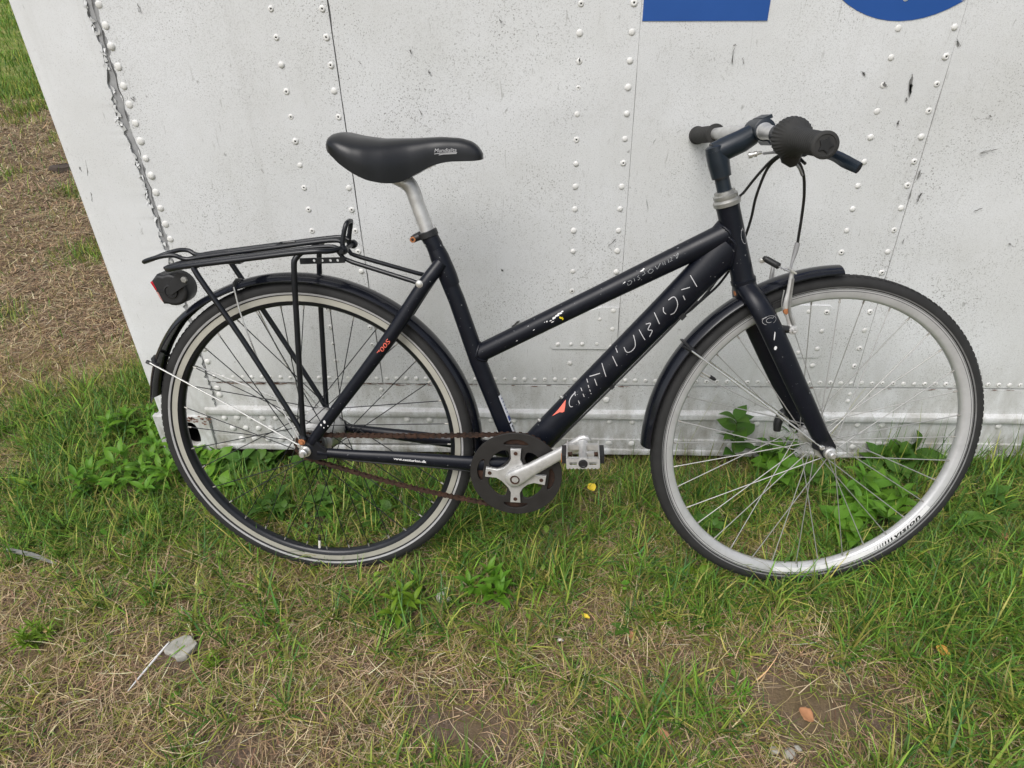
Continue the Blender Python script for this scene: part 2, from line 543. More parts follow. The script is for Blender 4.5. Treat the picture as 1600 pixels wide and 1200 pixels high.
def gh(x, y):
    """height of the ground"""
    x = np.asarray(x, float); y = np.asarray(y, float)
    z = 0.0245 * np.clip(x - 0.02, -1.7, 1.6)
    z = z + (vnoise(x, y, 3.1) - 0.5) * 0.018 + (vnoise(x, y, 9.0) - 0.5) * 0.010
    z = z - 0.040 * sstep(-0.20, -0.03, y) * sstep(-1.35, -1.08, x)
    z = z + 0.012 * sstep(-0.6, -0.9, y) - 0.004
    z = z + np.where(np.hypot(x, y) > 5, (vnoise(x, y, 0.25) - 0.5) * 0.5 * sstep(5, 15, np.hypot(x, y)), 0)
    return z

# ================================================================== the setting: ground
def graded(lo, hi, flo, fhi, step, grow=1.25):
    a = list(np.arange(flo, fhi + 1e-9, step))
    s = step; x = a[-1]
    while x < hi:
        s *= grow; x += s; a.append(x)
    s = step; x = a[0]; pre = []
    while x > lo:
        s *= grow; x -= s; pre.append(x)
    return np.array(pre[::-1] + a)

gx = graded(-220, 220, -2.4, 1.7, 0.016)
gy = graded(-160, 320, -1.35, 0.5, 0.016)
GX, GY = np.meshgrid(gx, gy)
GZ = gh(GX, GY) + (vnoise(GX, GY, 40) - 0.5) * 0.006 * (np.hypot(GX, GY) < 4)
gv = np.stack([GX, GY, GZ], -1).reshape(-1, 3)
nx, ny = len(gx), len(gy)
ii = (np.arange(ny - 1)[:, None] * nx + np.arange(nx - 1)[None]).reshape(-1)
gf = np.stack([ii, ii + 1, ii + nx + 1, ii + nx], -1)
gm = bpy.data.meshes.new('ground')
gm.from_pydata(gv.tolist(), [], gf.tolist())
ground = link('ground', gm, GROUND, None, sharp=None)
tag(ground, 'brown soil and dry thatch under the patchy grass', None, None, 'structure')

# ================================================================== freight container wall
C0 = Vector((-1.135, 0.0, -0.028))
KS = 0.9705                                  # true size of the box against its first survey
cont = empty('freight_container', (-1.1015, -0.0459, 0.0081))
cont.scale = (KS, KS, KS)
tag(cont, 'old white riveted freight container with blue lettering behind the bicycle', 'container')
XE = 5.2                                   # far end of the container, out of frame

def cpart(name, vs, fs, mat, parent=None, sharp=35):
    p = cont if parent is None else parent
    off = C0
    return link(name, mesh([Vector(v) - off for v in vs], fs, name), mat, p, sharp)

# shell behind the panels
cpart('body_shell', *boxg(((-1.12 + XE) / 2, 1.23, 1.26), XE + 1.12, 2.44, 2.33), WALL)
cpart('floor_frame', *boxg(((-0.98 + XE) / 2, 1.26, 0.045), XE + 0.98, 2.36, 0.090), DARK)

def sheet(x0, x1, z0, z1, y, thick, left=None, right=None, dents=()):
    """a thin panel with a slightly wavy face; left/right are edge functions of z"""
    nxs = max(4, int((x1 - x0) / 0.03)); nzs = max(6, int((z1 - z0) / 0.025))
    if left is not None: nzs = 300
    if z1 > 1.4: zs = np.concatenate([np.linspace(z0, 1.3, nzs), np.linspace(1.4, z1, 6)])
    else: zs = np.linspace(z0, z1, nzs)
    vs, fs = [], []
    for z in zs:
        a = x0 + (left(z) if left else 0); b = x1 + (right(z) if right else 0)
        for k in range(nxs + 1):
            x = a + (b - a) * k / nxs
            yy = y + (float(vnoise(x, z, 4.0)) - 0.5) * 0.0036 + (float(vnoise(x, z, 11.0)) - 0.5) * 0.0008
            for dx, dz, rr, d in dents:
                yy += d * math.exp(-(((x - dx) / rr) ** 2 + ((z - dz) / (rr * 0.8)) ** 2))
            vs.append((x, yy, z))
    m = nxs + 1
    for i in range(len(zs) - 1):
        for k in range(nxs):
            fs.append((i * m + k, i * m + k + 1, (i + 1) * m + k + 1, (i + 1) * m + k))
    # returned edges
    rim = [k for k in range(m)] + [i * m + m - 1 for i in range(1, len(zs))] + [(len(zs) - 1) * m + k for k in range(m - 2, -1, -1)] + [i * m for i in range(len(zs) - 2, 0, -1)]
    base = len(vs)
    for r in rim: vs.append((vs[r][0], y + thick, vs[r][2]))
    for q in range(len(rim)):
        q2 = (q + 1) % len(rim)
        fs.append((rim[q2], rim[q], base + q, base + q2))
    return vs, fs

ragged = lambda amp, s, seed: (lambda z: (float(vnoise(z, seed, s)) - 0.5) * amp + (float(vnoise(z, seed + 7, s * 3.3)) - 0.5) * amp * 0.7)
rl = ragged(0.0075, 60, 3.0)
ZT = 2.40
panels = [
    (-0.9445, -0.4556, 0.0, lambda z: rl(z) - 0.003 * math.sin(z * 9), None, ()),
    (-0.4540, 0.1810, 0.0014, ragged(0.0016, 30, 9.0), None, ((0.02, 0.93, 0.07, -0.003), (-0.25, 0.62, 0.12, -0.002))),
    (0.1817, 0.8145, 0.0012, None, None, ((0.30, 0.95, 0.10, 0.004), (0.42, 0.80, 0.08, -0.003))),
    (0.8151, 1.4485, 0.0012, None, None, ((1.15, 0.70, 0.15, 0.003),)),
    (1.4496, 2.10, 0.0012, None, None, ()), (2.1016, 3.6, 0.0012, None, None, ()), (3.6016, XE, 0.0012, None, None, ()),
]
PANEL = []
for x0, x1, y, lf, rf, dn in panels:
    PANEL.append(cpart('side_panel', *sheet(x0, x1, 0.2086, ZT, y, 0.0045, lf, rf, dn), WALL))
# dark sealant filling the joints
for xs, w, seed, sm in ((-0.4547, 0.0022, 1, SEAL), (0.1814, 0.0009, 2, SEALF), (0.8148, 0.0009, 3, SEALF), (1.4488, 0.0009, 4, SEALF)):
    vs, fs = [], []
    N = 90
    for i in range(N):
        z = 0.21 + (1.4 - 0.21) * i / (N - 1)
        ww = w * (0.25 + 1.1 * float(vnoise(z, seed * 3.3, 25)) * (0.35 + 0.65 * float(sstep(0.75, 1.0, z))))
        for s in (-1, 1): vs.append((xs + s * ww, 0.0004 + (0.0 if s > 0 else 0.0012), z))
        if i: fs.append((2 * i - 2, 2 * i - 1, 2 * i + 1, 2 * i))
    cpart('joint_sealant', vs, fs, sm)

# corner post with a flaking edge towards the first panel
def post_edge(z):
    b = -0.9565 + (float(vnoise(z, 2.2, 34)) - 0.5) * 0.013 + (float(vnoise(z, 8.1, 120)) - 0.5) * 0.009
    b -= 0.0135 * math.exp(-((z - 0.93) / 0.085) ** 2) + 0.010 * math.exp(-((z - 1.10) / 0.05) ** 2) + 0.006 * math.exp(-((z - 0.74) / 0.05) ** 2)
    if z < 0.58: b += min(0.006, (0.58 - z) * 0.06)
    return b
vs, fs = [], []
zz = list(np.arange(0.0905, 1.35, 0.0025)) + [1.6, ZT]
prof = [(-1.1352, 0.10), (-1.1352, 0.022), (-1.1335, 0.012), (-1.128, 0.004), (-1.118, -0.0005), (-1.10, -0.002)]
for z in zz:
    e = post_edge(z)
    row = [(x, y, z) for x, y in prof] + [(-1.03, -0.0024, z), (e - 0.004, -0.0022, z), (e, -0.0010 - 0.0016 * float(vnoise(z, 1.1, 60)), z), (e + 0.0002, 0.004, z)]
    k = len(vs); vs += row
    if k:
        m = len(row)
        for j in range(m - 1): fs.append((k - m + j, k - m + j + 1, k + j + 1, k + j))
cpart('corner_post', vs, fs, WALLP, sharp=50)
# grey primer laid bare along the cracked joint
vs, fs = [], []
for i, z in enumerate(np.arange(0.21, 1.4, 0.012)):
    for x in (-0.985, -0.968, -0.95, -0.935):
        vs.append((x, 0.0016 + (float(vnoise(x * 3, z, 60)) - 0.5) * 0.0022, z))
    if i:
        for j in range(3): fs.append((4 * i - 4 + j, 4 * i - 3 + j, 4 * i + 1 + j, 4 * i + j))
cpart('bare_primer_strip', vs, fs, PRIMER)
# curled paint flakes
vs, fs = [], []
rr = random.Random(3)
for i in range(70):
    z = rr.uniform(0.56, 1.16)
    x = post_edge(z) + rr.uniform(-0.003, 0.007)
    a = rr.uniform(-0.7, 0.7) + (math.pi if rr.random() < 0.4 else 0); L = rr.uniform(0.005, 0.016); w = rr.uniform(0.002, 0.0045)
    d = Vector((math.sin(a) * 0.7, 0, math.cos(a))).normalized(); s = Vector((d.z, 0, -d.x))
    b0 = Vector((x, -0.0012, z)); lift = rr.uniform(0.0008, 0.0032)
    k = len(vs)
    vs += [b0 - s * w, b0 + s * w, b0 + d * L * 0.5 + s * w * 0.9 + Vector((0, -lift * 0.4, 0)), b0 + d * L * 0.5 - s * w * 0.7 + Vector((0, -lift * 0.5, 0)), b0 + d * L + s * rr.uniform(-w, w) + Vector((0, -lift, 0))]
    fs += [(k, k + 1, k + 2, k + 3), (k + 3, k + 2, k + 4)]
fl = cpart('peeling_paint', vs, fs, WALLP, sharp=20)
fl['kind'] = 'stuff'
# dark crack lines inside the joint
vs, fs = [], []
for q in range(2):
    k0 = len(vs)
    for i, z in enumerate(np.arange(0.22, 1.16, 0.006)):
        x = (post_edge(z) + 0.0006 if q == 0 else -0.9475) + (float(vnoise(z, q * 5.5, 45)) - 0.5) * 0.007
        w = 0.0018 * max(0.0, float(vnoise(z, 20 + q, 50)) - 0.25) + (0.0 if z > 0.56 or q == 1 else -0.0006)
        w = max(w, 0.0001)
        vs += [(x - w, -0.0006, z), (x + w, -0.0006, z)]
        if i: a = len(vs); fs.append((a - 4, a - 3, a - 1, a - 2))
cpart('joint_crack', vs, fs, SEAL)

# corner casting with its oval hole
def capsule(cx, cz, rx, rz, n=28):
    out = []
    for k in range(n):
        a = 2 * math.pi * k / n
        c, s = math.cos(a), math.sin(a)
        out.append((cx + rx * math.copysign(abs(c) ** 0.75, c), cz + rz * math.copysign(abs(s) ** 0.75, s)))
    return out
rect = [(-1.1425, -0.034), (-0.984, -0.034), (-0.984, 0.0905), (-1.1425, 0.0905)]
v2, f2 = curve2d([rect, capsule(-1.045, 0.030, 0.0265, 0.043)], 0.007, 0.0022, 2)
cast = cpart('corner_casting', [(a, 0.0 - c, b) for a, b, c in v2], [q[::-1] for q in f2], WALLP)
cpart('casting_cavity', [(-1.11, 0.010, -0.03), (-0.99, 0.010, -0.03), (-0.99, 0.010, 0.088), (-1.11, 0.010, 0.088),
                         (-1.11, 0.12, -0.03), (-0.99, 0.12, -0.03), (-0.99, 0.12, 0.088), (-1.11, 0.12, 0.088)],
      [(4, 5, 6, 7), (0, 1, 5, 4), (2, 3, 7, 6), (1, 2, 6, 5), (3, 0, 4, 7)], DARK)
cpart('casting_side', *boxg((-1.139, 0.075, 0.028), 0.006, 0.13, 0.122), WALLP)
# rusty chips along the top of the casting
vs, fs = [], []
for i in range(34):
    t = rr.random()
    x = -1.06 + 0.085 * t; z = 0.083 + rr.gauss(0, 0.006); s = rr.uniform(0.0012, 0.0045)
    n = 7; k = len(vs)
    for j in range(n):
        q = 2 * math.pi * j / n
        vs.append((x + s * 1.6 * math.cos(q) * rr.uniform(0.6, 1.2), -0.0098, z + s * math.sin(q) * rr.uniform(0.5, 1.2)))
    fs.append(tuple(range(k + n - 1, k - 1, -1)))
rc = cpart('rust_chips', vs, fs, RUSTY); rc['kind'] = 'stuff'

# bottom side rail: fascia, rolled bead, lower web and bottom lip
prof = [(0.0085, 0.2084), (0.0085, 0.2030), (0.0060, 0.1990), (0.0050, 0.1235), (-0.002, 0.1215), (-0.0085, 0.1175), (-0.0095, 0.1140), (-0.0088, 0.1020), (-0.0060, 0.0975), (0.0035, 0.0965), (0.0035, 0.0250), (-0.0015, 0.0235), (-0.0015, -0.0080), (-0.0055, -0.0105), (-0.0070, -0.0145), (-0.0070, -0.0245), (-0.0050, -0.0275), (0.06, -0.0280), (0.06, 0.02)]
xs = np.concatenate([np.linspace(-0.983, 1.7, 120), [2.4, 3.4, XE]])
vs, fs = [], []
m = len(prof)
for i, x in enumerate(xs):
    for j, (y, z) in enumerate(prof):
        wob = (float(vnoise(x, j * 0.7, 8)) - 0.5) * 0.0016
        vs.append((x, y + wob * 0.6, z + wob))
    if i:
        for j in range(m - 1): fs.append(((i - 1) * m + j, i * m + j, i * m + j + 1, (i - 1) * m + j + 1))
RAIL = cpart('bottom_rail', vs, [q[::-1] for q in fs], WALL, sharp=30)
# rust along the foot of the panels
vs, fs = [], []
for i in range(150):
    x = rr.choice([rr.uniform(-0.93, -0.70), rr.uniform(-0.5, -0.2), rr.uniform(-0.95, 1.4)]); s = rr.uniform(0.001, 0.0055)
    z = 0.2045 - abs(rr.gauss(0, 0.0022)); k = len(vs)
    vs += [(x - s * 2, 0.0034, z), (x + s * 2, 0.0034, z + rr.uniform(-1, 1) * 0.0008), (x + s, 0.0034, z - s * 0.5), (x - s, 0.0034, z - s * 0.45)]
    fs.append((k + 3, k + 2, k + 1, k))
rs = cpart('rust_specks', vs, fs, RUSTY); rs['kind'] = 'stuff'
# reinforcement plate behind the rear wheel, two repair patches
v2, f2 = curve2d([[(-0.980, 0.0255), (-0.70, 0.0255), (-0.70, 0.094), (-0.974, 0.094)]], 0.0015, 0.0006, 1)
cpart('gusset_plate', [(a, 0.0015 - c, b) for a, b, c in v2], [q[::-1] for q in f2], WALL)
def patch(pts):
    v2, f2 = curve2d([pts], 0.0010, 0.0006, 1)
    return cpart('repair_patch', [(a, -0.0008 - c, b) for a, b, c in v2], [q[::-1] for q in f2], WALL)
P1 = patch([(0.012, 0.321), (0.176, 0.321), (0.181, 0.327), (0.179, 0.442), (0.135, 0.4425), (0.012, 0.40), (0.005, 0.392), (0.005, 0.329)])
P2 = patch([(0.56, 0.30), (0.700, 0.30), (0.7085, 0.308), (0.7085, 0.442), (0.700, 0.449), (0.60, 0.450), (0.56, 0.44)])

# ---- rivets, each its own part
def rivet_mesh(r, h, core):
    prof = [(0, r * 1.06), (h * 0.35, r * 0.97), (h * 0.72, r * 0.72), (h * 0.95, r * 0.36)]
    segs = 10
    vs, fs = [], []
    for t, q in prof:
        for k in range(segs):
            a = 2 * math.pi * k / segs
            vs.append((q * math.cos(a), -t, q * math.sin(a)))
    for i in range(len(prof) - 1):
        for k in range(segs):
            l = (k + 1) % segs
            fs.append((i * segs + k, i * segs + l, (i + 1) * segs + l, (i + 1) * segs + k))
    top = (len(prof) - 1) * segs
    if core:
        for k in range(segs):
            a = 2 * math.pi * k / segs
            vs.append((r * 0.30 * math.cos(a), -h * 0.55, r * 0.30 * math.sin(a)))
        for k in range(segs):
            l = (k + 1) % segs
            fs.append((top + k, top + l, top + segs + l, top + segs + k))
        top += segs
    else:
        pass
    fs.append(tuple(top + k for k in range(segs)))
    me = mesh(vs, fs, 'rivet')
    me.materials.append(RIVET); me.materials.append(HOLE)
    if core: me.polygons[len(fs) - 1].material_index = 1
    me.shade_smooth()
    return me
RM = {('a', 0): rivet_mesh(0.0067, 0.0034, 0), ('a', 1): rivet_mesh(0.0067, 0.0033, 1),
      ('b', 0): rivet_mesh(0.0084, 0.0048, 0), ('c', 0): rivet_mesh(0.0060, 0.0031, 0), ('c', 1): rivet_mesh(0.0060, 0.0030, 1),
      ('d', 0): rivet_mesh(0.0092, 0.0052, 0), ('e', 0): rivet_mesh(0.0056, 0.0032, 0)}
def rivet(x, z, kind='a', core=0.0, parent=None, y=0.0):
    k = 1 if rr.random() < core and (kind, 1) in RM else 0
    if parent in PANEL: y += (float(vnoise(x, z, 4.0)) - 0.5) * 0.0036 + (float(vnoise(x, z, 11.0)) - 0.5) * 0.0008
    o = bpy.data.objects.new('rivet', RM[(kind, k)])
    COL.objects.link(o)
    p = parent or cont
    o.parent = p
    o.location = Vector((x + rr.gauss(0, 0.0004), y + 0.0002, z + rr.gauss(0, 0.0004))) - C0
    s = rr.uniform(0.90, 1.08)
    o.scale = (s, s * rr.uniform(0.6, 1.15), s)
    o.rotation_euler = (rr.gauss(0, 0.06), rr.uniform(0, 6.28), rr.gauss(0, 0.06))
    return o
S = 0.0524
for x, z0, pan, core in ((0.060, 1.114, 1, 0.25), (0.166, 1.114, 1, 0.25), (-0.574, 1.116, 0, 0.75), (-0.468, 1.115, 0, 0.7), (0.695, 1.060, 2, 0.55), (0.803, 1.060, 2, 0.6)):
    z = z0 + (S if z0 < 1.1 else 0)
    while z > 0.245:
        inp = 0.30 < z < 0.455 and (x == 0.166 or x == 0.695)
        rivet(x, z, 'a', core, PANEL[pan], -0.0022 if inp else (0.0 if pan == 0 else 0.0010))
        z -= S
for k in range(25):
    z = 1.1305 - 0.039 * k
    if z > 0.24: rivet(-0.935, z, 'b', 0, PANEL[0])
k = 0
x = -0.930
while x < 1.36:
    rivet(x, 0.2235 - 0.004 * max(0, x), 'c', 0.25 if x < 0.35 else 0.6, PANEL[0 if x < -0.455 else 1 if x < 0.1815 else 2 if x < 0.8148 else 3], 0.0006)
    x += 0.02715
for x in (-0.933, -0.463, 0.815):
    for z in (0.183, 0.160): rivet(x, z, 'c' if x > -0.9 else 'd', 0, RAIL, 0.0045)
rivet(0.164, 0.157, 'd', 0, RAIL, 0.0045)
for k in range(6): rivet(-0.935 + 0.038 * k, 0.085, 'd', 0, RAIL, -0.001)
for k in range(6): rivet(-0.917 + 0.0375 * k, 0.0486, 'd', 0, RAIL, -0.001)
for k in range(5): rivet(-0.9017 + 0.040 * k, 0.0093, 'd', 0, RAIL, -0.0016)
for x in (-0.40, -0.335, -0.159, -0.094, 0.176, 0.2413, 0.52, 0.585, 0.86, 0.925, 1.17, 1.235):
    rivet(x, 0.0835, 'd', 0, RAIL, 0.0035); rivet(x + 0.001, 0.0105, 'd', 0, RAIL, -0.0016)
for x, z in ((0.0272, 0.3355), (0.0608, 0.3357), (0.0909, 0.3359), (0.1293, 0.3362), (0.1324, 0.4092)): rivet(x, z, 'e', 0, P1, -0.0023)
for x, z in ((0.6523, 0.433), (0.60, 0.432), (0.60, 0.315), (0.65, 0.315)): rivet(x, z, 'e', 0, P2, -0.0023)

# scuffs and knocks in the paint
SCUFF = [(0.7458, 0.9764, 0.7525, 0.9307, 4), (0.7472, 0.9308, 0.7481, 0.9232, 4), (0.7443, 0.8849, 0.7446, 0.8745, 4), (0.8203, 0.7806, 0.8182, 0.7595, 3), (0.8133, 0.7381, 0.8133, 0.7134, 3), (0.8378, 0.7308, 0.833, 0.7089, 3), (0.8291, 0.6227, 0.8291, 0.6071, 2), (0.3774, 1.0378, 0.3742, 1.0331, 2), (0.3761, 1.0296, 0.3754, 0.9997, 2), (-0.0932, 0.3821, -0.0729, 0.4045, 6), (-0.0564, 0.3954, -0.0464, 0.4047, 4), (-0.0184, 0.4103, -0.0102, 0.4195, 4), (0.6409, 0.9839, 0.6524, 0.974, 2), (0.692, 0.9613, 0.7025, 0.9513, 3), (-0.1168, 0.5458, -0.1122, 0.539, 4), (0.8147, 1.0402, 0.8255, 1.0262, 3), (0.9277, 0.8932, 0.9351, 0.8906, 3), (0.9349, 0.8141, 0.9715, 0.8246, 2), (-0.2579, 0.9964, -0.2558, 0.9889, 3), (-0.295, 1.0362, -0.2917, 1.0289, 3), (-0.8524, 1.1315, -0.8485, 1.1141, 2), (-0.9261, 0.9513, -0.9215, 0.9433, 3), (-1.0789, 0.8167, -1.0879, 0.7798, 2), (-1.0998, 0.8022, -1.0996, 0.7903, 2), (-1.094, 0.7419, -1.0993, 0.7187, 3), (-0.9814, 0.8447, -0.9906, 0.8087, 2), (0.3958, 1.0114, 0.4003, 0.9994, 2), (0.0601, 1.0164, 0.0617, 1.0066, 2), (-0.105, 1.0898, -0.0999, 1.0828, 2), (0.9642, 0.6862, 0.9828, 0.6935, 2), (1.069, 0.6098, 1.0779, 0.6051, 3), (0.9532, 0.4447, 0.9686, 0.4095, 2), (-0.2857, 0.9199, -0.2799, 0.9066, 2), (-0.4067, 1.0171, -0.4007, 1.0108, 2), (0.1428, 0.6034, 0.1599, 0.6242, 2), (0.2245, 0.7195, 0.23, 0.6894, 1)]
vs, fs = [], []
for x0, z0_, x1, z1_, wd in SCUFF:
    d = Vector((x1 - x0, 0, z1_ - z0_)); L = max(0.003, d.length); d.normalize(); s_ = Vector((d.z, 0, -d.x))
    for piece in range(rr.choice((1, 2, 2, 3))):
        t0 = rr.uniform(0, 0.5) if piece else 0.0; t1 = min(1.0, t0 + rr.uniform(0.3, 0.7)) if piece else 1.0
        off = rr.gauss(0, 0.0022) * (piece > 0); k = len(vs); m = 5
        for i in range(m + 1):
            t = t0 + (t1 - t0) * i / m
            w_ = wd * 0.00055 * rr.uniform(0.25, 1.2) * (0.35 if i in (0, m) else 1)
            c_ = Vector((x0, -0.0022, z0_)) + d * (L * t) + s_ * (off + rr.gauss(0, 0.0006))
            vs += [c_ - s_ * w_, c_ + s_ * w_]
            if i: a_ = len(vs); fs.append((a_ - 4, a_ - 3, a_ - 1, a_ - 2))
sk = cpart('paint_scuffs', vs, fs, SCUFFM); sk['kind'] = 'stuff'

# ---- blue lettering: the feet of two big letters reach into view
v2, f2 = curve2d([[(0.1850, 1.0815), (0.4340, 1.0782), (0.4345, 1.62), (0.1850, 1.62)]], 0.0005, 0.0)
cpart('blue_letter', [(a, -0.0008 - c, b) for a, b, c in v2], [q[::-1] for q in f2], BLUE)
oc = circ(0.6935, 1.335, 0.230, 64, 0.262); ic = circ(0.6935, 1.335, 0.085, 48, 0.135)
v2, f2 = curve2d([oc, ic], 0.0005, 0.0)
cpart('blue_letter', [(a, -0.0010 - c, b) for a, b, c in v2], [q[::-1] for q in f2], BLUE)

# ================================================================== the bicycle
bike = empty('bicycle')
BM = Matrix.Identity(4)
_e = (0.99909585, -0.03387567, 0.02568896); _y = (0.03779557, 0.98440125, -0.17183035); _z = (-0.01946738, 0.17264592, 0.98479156)
for i in range(3):
    BM[i][0] = _e[i]; BM[i][1] = _y[i]; BM[i][2] = _z[i]
BM[0][3], BM[1][3], BM[2][3] = -0.49126289, -0.46451804, -0.01249892
bike.matrix_world = BM
tag(bike, 'dark navy step-through bicycle with rear rack leaning on the white container', 'bicycle')

def bp(name, g, mat, parent=None, sharp=40):
    vs, fs = g
    return link(name, mesh(vs, fs, name), mat, parent or bike, sharp)

# steering axis
SA = V(0.8458, 0, 0.4070); SD = Vector((-0.2841175, 0, 0.95878947)); STEER = 0.142
_SR = Matrix.Translation(SA) @ Matrix.Rotation(STEER, 4, SD) @ Matrix.Translation(-SA)
def st(g):
    return [_SR @ Vector(v) for v in g[0]], g[1]
def sp_(name, g, mat, parent=None, sharp=40):
    return bp(name, st(g), mat, parent, sharp)
def ax(t):                                   # point on the steering axis at height z above the hubs
    return V(0.8458 - 0.29633 * (t - 0.4070), 0, t)

BB = (0.436, -0.0555)
HUBF = (1.0462, 0.0)
NY = Vector((0, 1, 0)); NN = Vector((0, -1, 0))

# ---- frame
frame = bp('frame', merge([latheg(V(BB[0], -0.036, BB[1]), NN, [(0, 0.019), (0.001, 0.0215), (0.071, 0.0215), (0.072, 0.019)], 24)]), PAINT)
frame['label'] = 'dark navy aluminium frame with chipped paint'
head_top, head_bot = ax(0.474), ax(0.338)
bp('head_tube', tubeg([head_bot, ax(0.346), ax(0.40), ax(0.466), head_top], [0.0215, 0.0205, 0.0203, 0.0205, 0.0215], 28), PAINT, frame)
# seat tube
s_top, s_bot = V(0.2790, 0, 0.4300), V(BB[0], 0, BB[1])
bp('seat_tube', tubeg([s_bot, V(0.4211, 0, -0.004), V(0.3615, 0, 0.1745), V(0.3262, 0, 0.2999), V(0.2891, 0, 0.4100), s_top], [0.0172, 0.0170, 0.0172, 0.0163, 0.0160, 0.0166], 24), PAINT, frame)
bp('seat_lug', tubeg([V(0.318, 0, 0.331), V(0.312, 0, 0.348), V(0.298, 0, 0.386), V(0.2925, 0, 0.401)], [0.0165, 0.0182, 0.0182, 0.0163], 24), PAINT, frame)
# top tube: slopes down from the head to half way down the seat tube
TT0, TTD = Vector((0.553, 0.285)), Vector((0.894, 0.447))
def ttp(s, t=0.0, n=0.0): return V(TT0.x + TTD.x * s - TTD.y * t, n, TT0.y + TTD.y * s + TTD.x * t)
bp('top_tube', tubeg([ttp(-0.210), ttp(-0.1), ttp(0.05), ttp(0.2), ttp(0.318)], [0.0186, 0.0186, 0.0188, 0.0205, 0.0215], 26, [0.0175, 0.0175, 0.0175, 0.0185, 0.0195], V(0, 0, 1) - V(0, 0, 0)), PAINT, frame)
# down tube: deep oval
DT0, DTD = Vector((0.6215, 0.1574)), Vector((0.661, 0.750))
def dtp(s, t=0.0, n=0.0): return V(DT0.x + DTD.x * s - DTD.y * t, n, DT0.y + DTD.y * s + DTD.x * t)
bp('down_tube', tubeg([dtp(-0.275), dtp(-0.2), dtp(0), dtp(0.15), dtp(0.24), dtp(0.325)], [0.0265, 0.0285, 0.0288, 0.0288, 0.0300, 0.0325], 32, [0.0205, 0.0225, 0.0235, 0.0230, 0.0220, 0.0200], Vector((-DTD.y, 0, DTD.x))), PAINT, frame)
# gusset web between top and down tube near the head
bp('head_gusset', tubeg([V(0.776, 0, 0.388), V(0.80, 0, 0.398), V(0.83, 0, 0.415)], [0.010, 0.022, 0.036], 16, [0.010, 0.015, 0.017]), PAINT, frame)
# stays
for s in (1, -1):
    bp('chain_stay', tubeg(spline([V(0.024, 0.060 * s, -0.006), V(0.10, 0.056 * s, -0.0145), V(0.19, 0.050 * s, -0.0225), V(0.34, 0.041 * s, -0.0375), V(0.425, 0.028 * s, -0.047)], 5), [0.0095, 0.0115, 0.0135, 0.0158, 0.0165], 18, [0.008, 0.009, 0.010, 0.0105, 0.012]), PAINT, frame)
    bp('seat_stay', tubeg(spline([V(0.0125, 0.062 * s, 0.016), V(0.06, 0.058 * s, 0.0735), V(0.1835, 0.048 * s, 0.222), V(0.262, 0.030 * s, 0.3285), V(0.303, 0.012 * s, 0.378)], 5), [0.0105, 0.0115, 0.0132, 0.0135, 0.0130], 18, [0.008, 0.009, 0.0105, 0.011, 0.011]), PAINT, frame)
    out = [(-0.012, 0.030), (0.006, 0.034), (0.022, 0.030), (0.032, 0.010), (0.044, 0.002), (0.044, -0.018), (0.022, -0.022), (0.004, -0.020), (-0.012, -0.014), (-0.017, 0.006)]
    v2, f2 = curve2d([out], 0.003, 0.0008, 1)
    d = bp('dropout', ([V(a, 0.063 * s + c, b) for a, b, c in v2], f2), BLACK, frame)
# weld beads at the head tube
def bead(axis_p, axis_d, u, w, ru, rw, lo, hi, r, size=0.0026, CA=SA, CD=SD):
    pts = []
    N = 72
    for k in range(N):
        a = 2 * math.pi * k / N
        off = u * (ru * math.cos(a)) + w * (rw * math.sin(a))
        t = lo
        while t < hi:
            p = axis_p + axis_d * t + off
            q = p - CA
            dist = (q - CD * q.dot(CD)).length
            if dist <= r: break
            t += 0.001
        pts.append(axis_p + axis_d * t + off)
    vs, fs = tubeg(pts, [size] * N, 7, closed=True)
    for i in range(N):
        f = 1.0 + 0.30 * math.sin(i * 2 * math.pi / 2.0 * 0.98)
        c = pts[i]
        for k in range(7): vs[i * 7 + k] = c + (vs[i * 7 + k] - c) * f
    return vs, fs
bp('weld_bead', bead(dtp(0), Vector((DTD.x, 0, DTD.y)), Vector((-DTD.y, 0, DTD.x)), NY, 0.031, 0.0205, 0.2, 0.36, 0.0212), PAINT, frame, 180)
bp('weld_bead', bead(ttp(0), Vector((TTD.x, 0, TTD.y)), Vector((-TTD.y, 0, TTD.x)), NY, 0.0212, 0.0192, 0.2, 0.36, 0.0212), PAINT, frame, 180)
# weld at seat tube / top tube
_ss = (s_top - V(0.4211, 0, -0.004)).normalized()
bp('weld_bead', bead(ttp(0), Vector((-TTD.x, 0, -TTD.y)), Vector((-TTD.y, 0, TTD.x)), NY, 0.0186, 0.0172, 0.12, 0.24, 0.0178, 0.0030, V(0.3615, 0, 0.1745), _ss), PAINT, frame, 180)
for s in (-0.175, -0.105):                    # bottle cage bolts on the upper face of the down tube
    bp('bottle_boss', latheg(dtp(s, 0.0275, 0.004), dtp(0, 1) - dtp(0, 0), [(0, 0.0042), (0.0035, 0.0042), (0.006, 0.003), (0.0065, 0.0005)], 10), ALUD, frame)

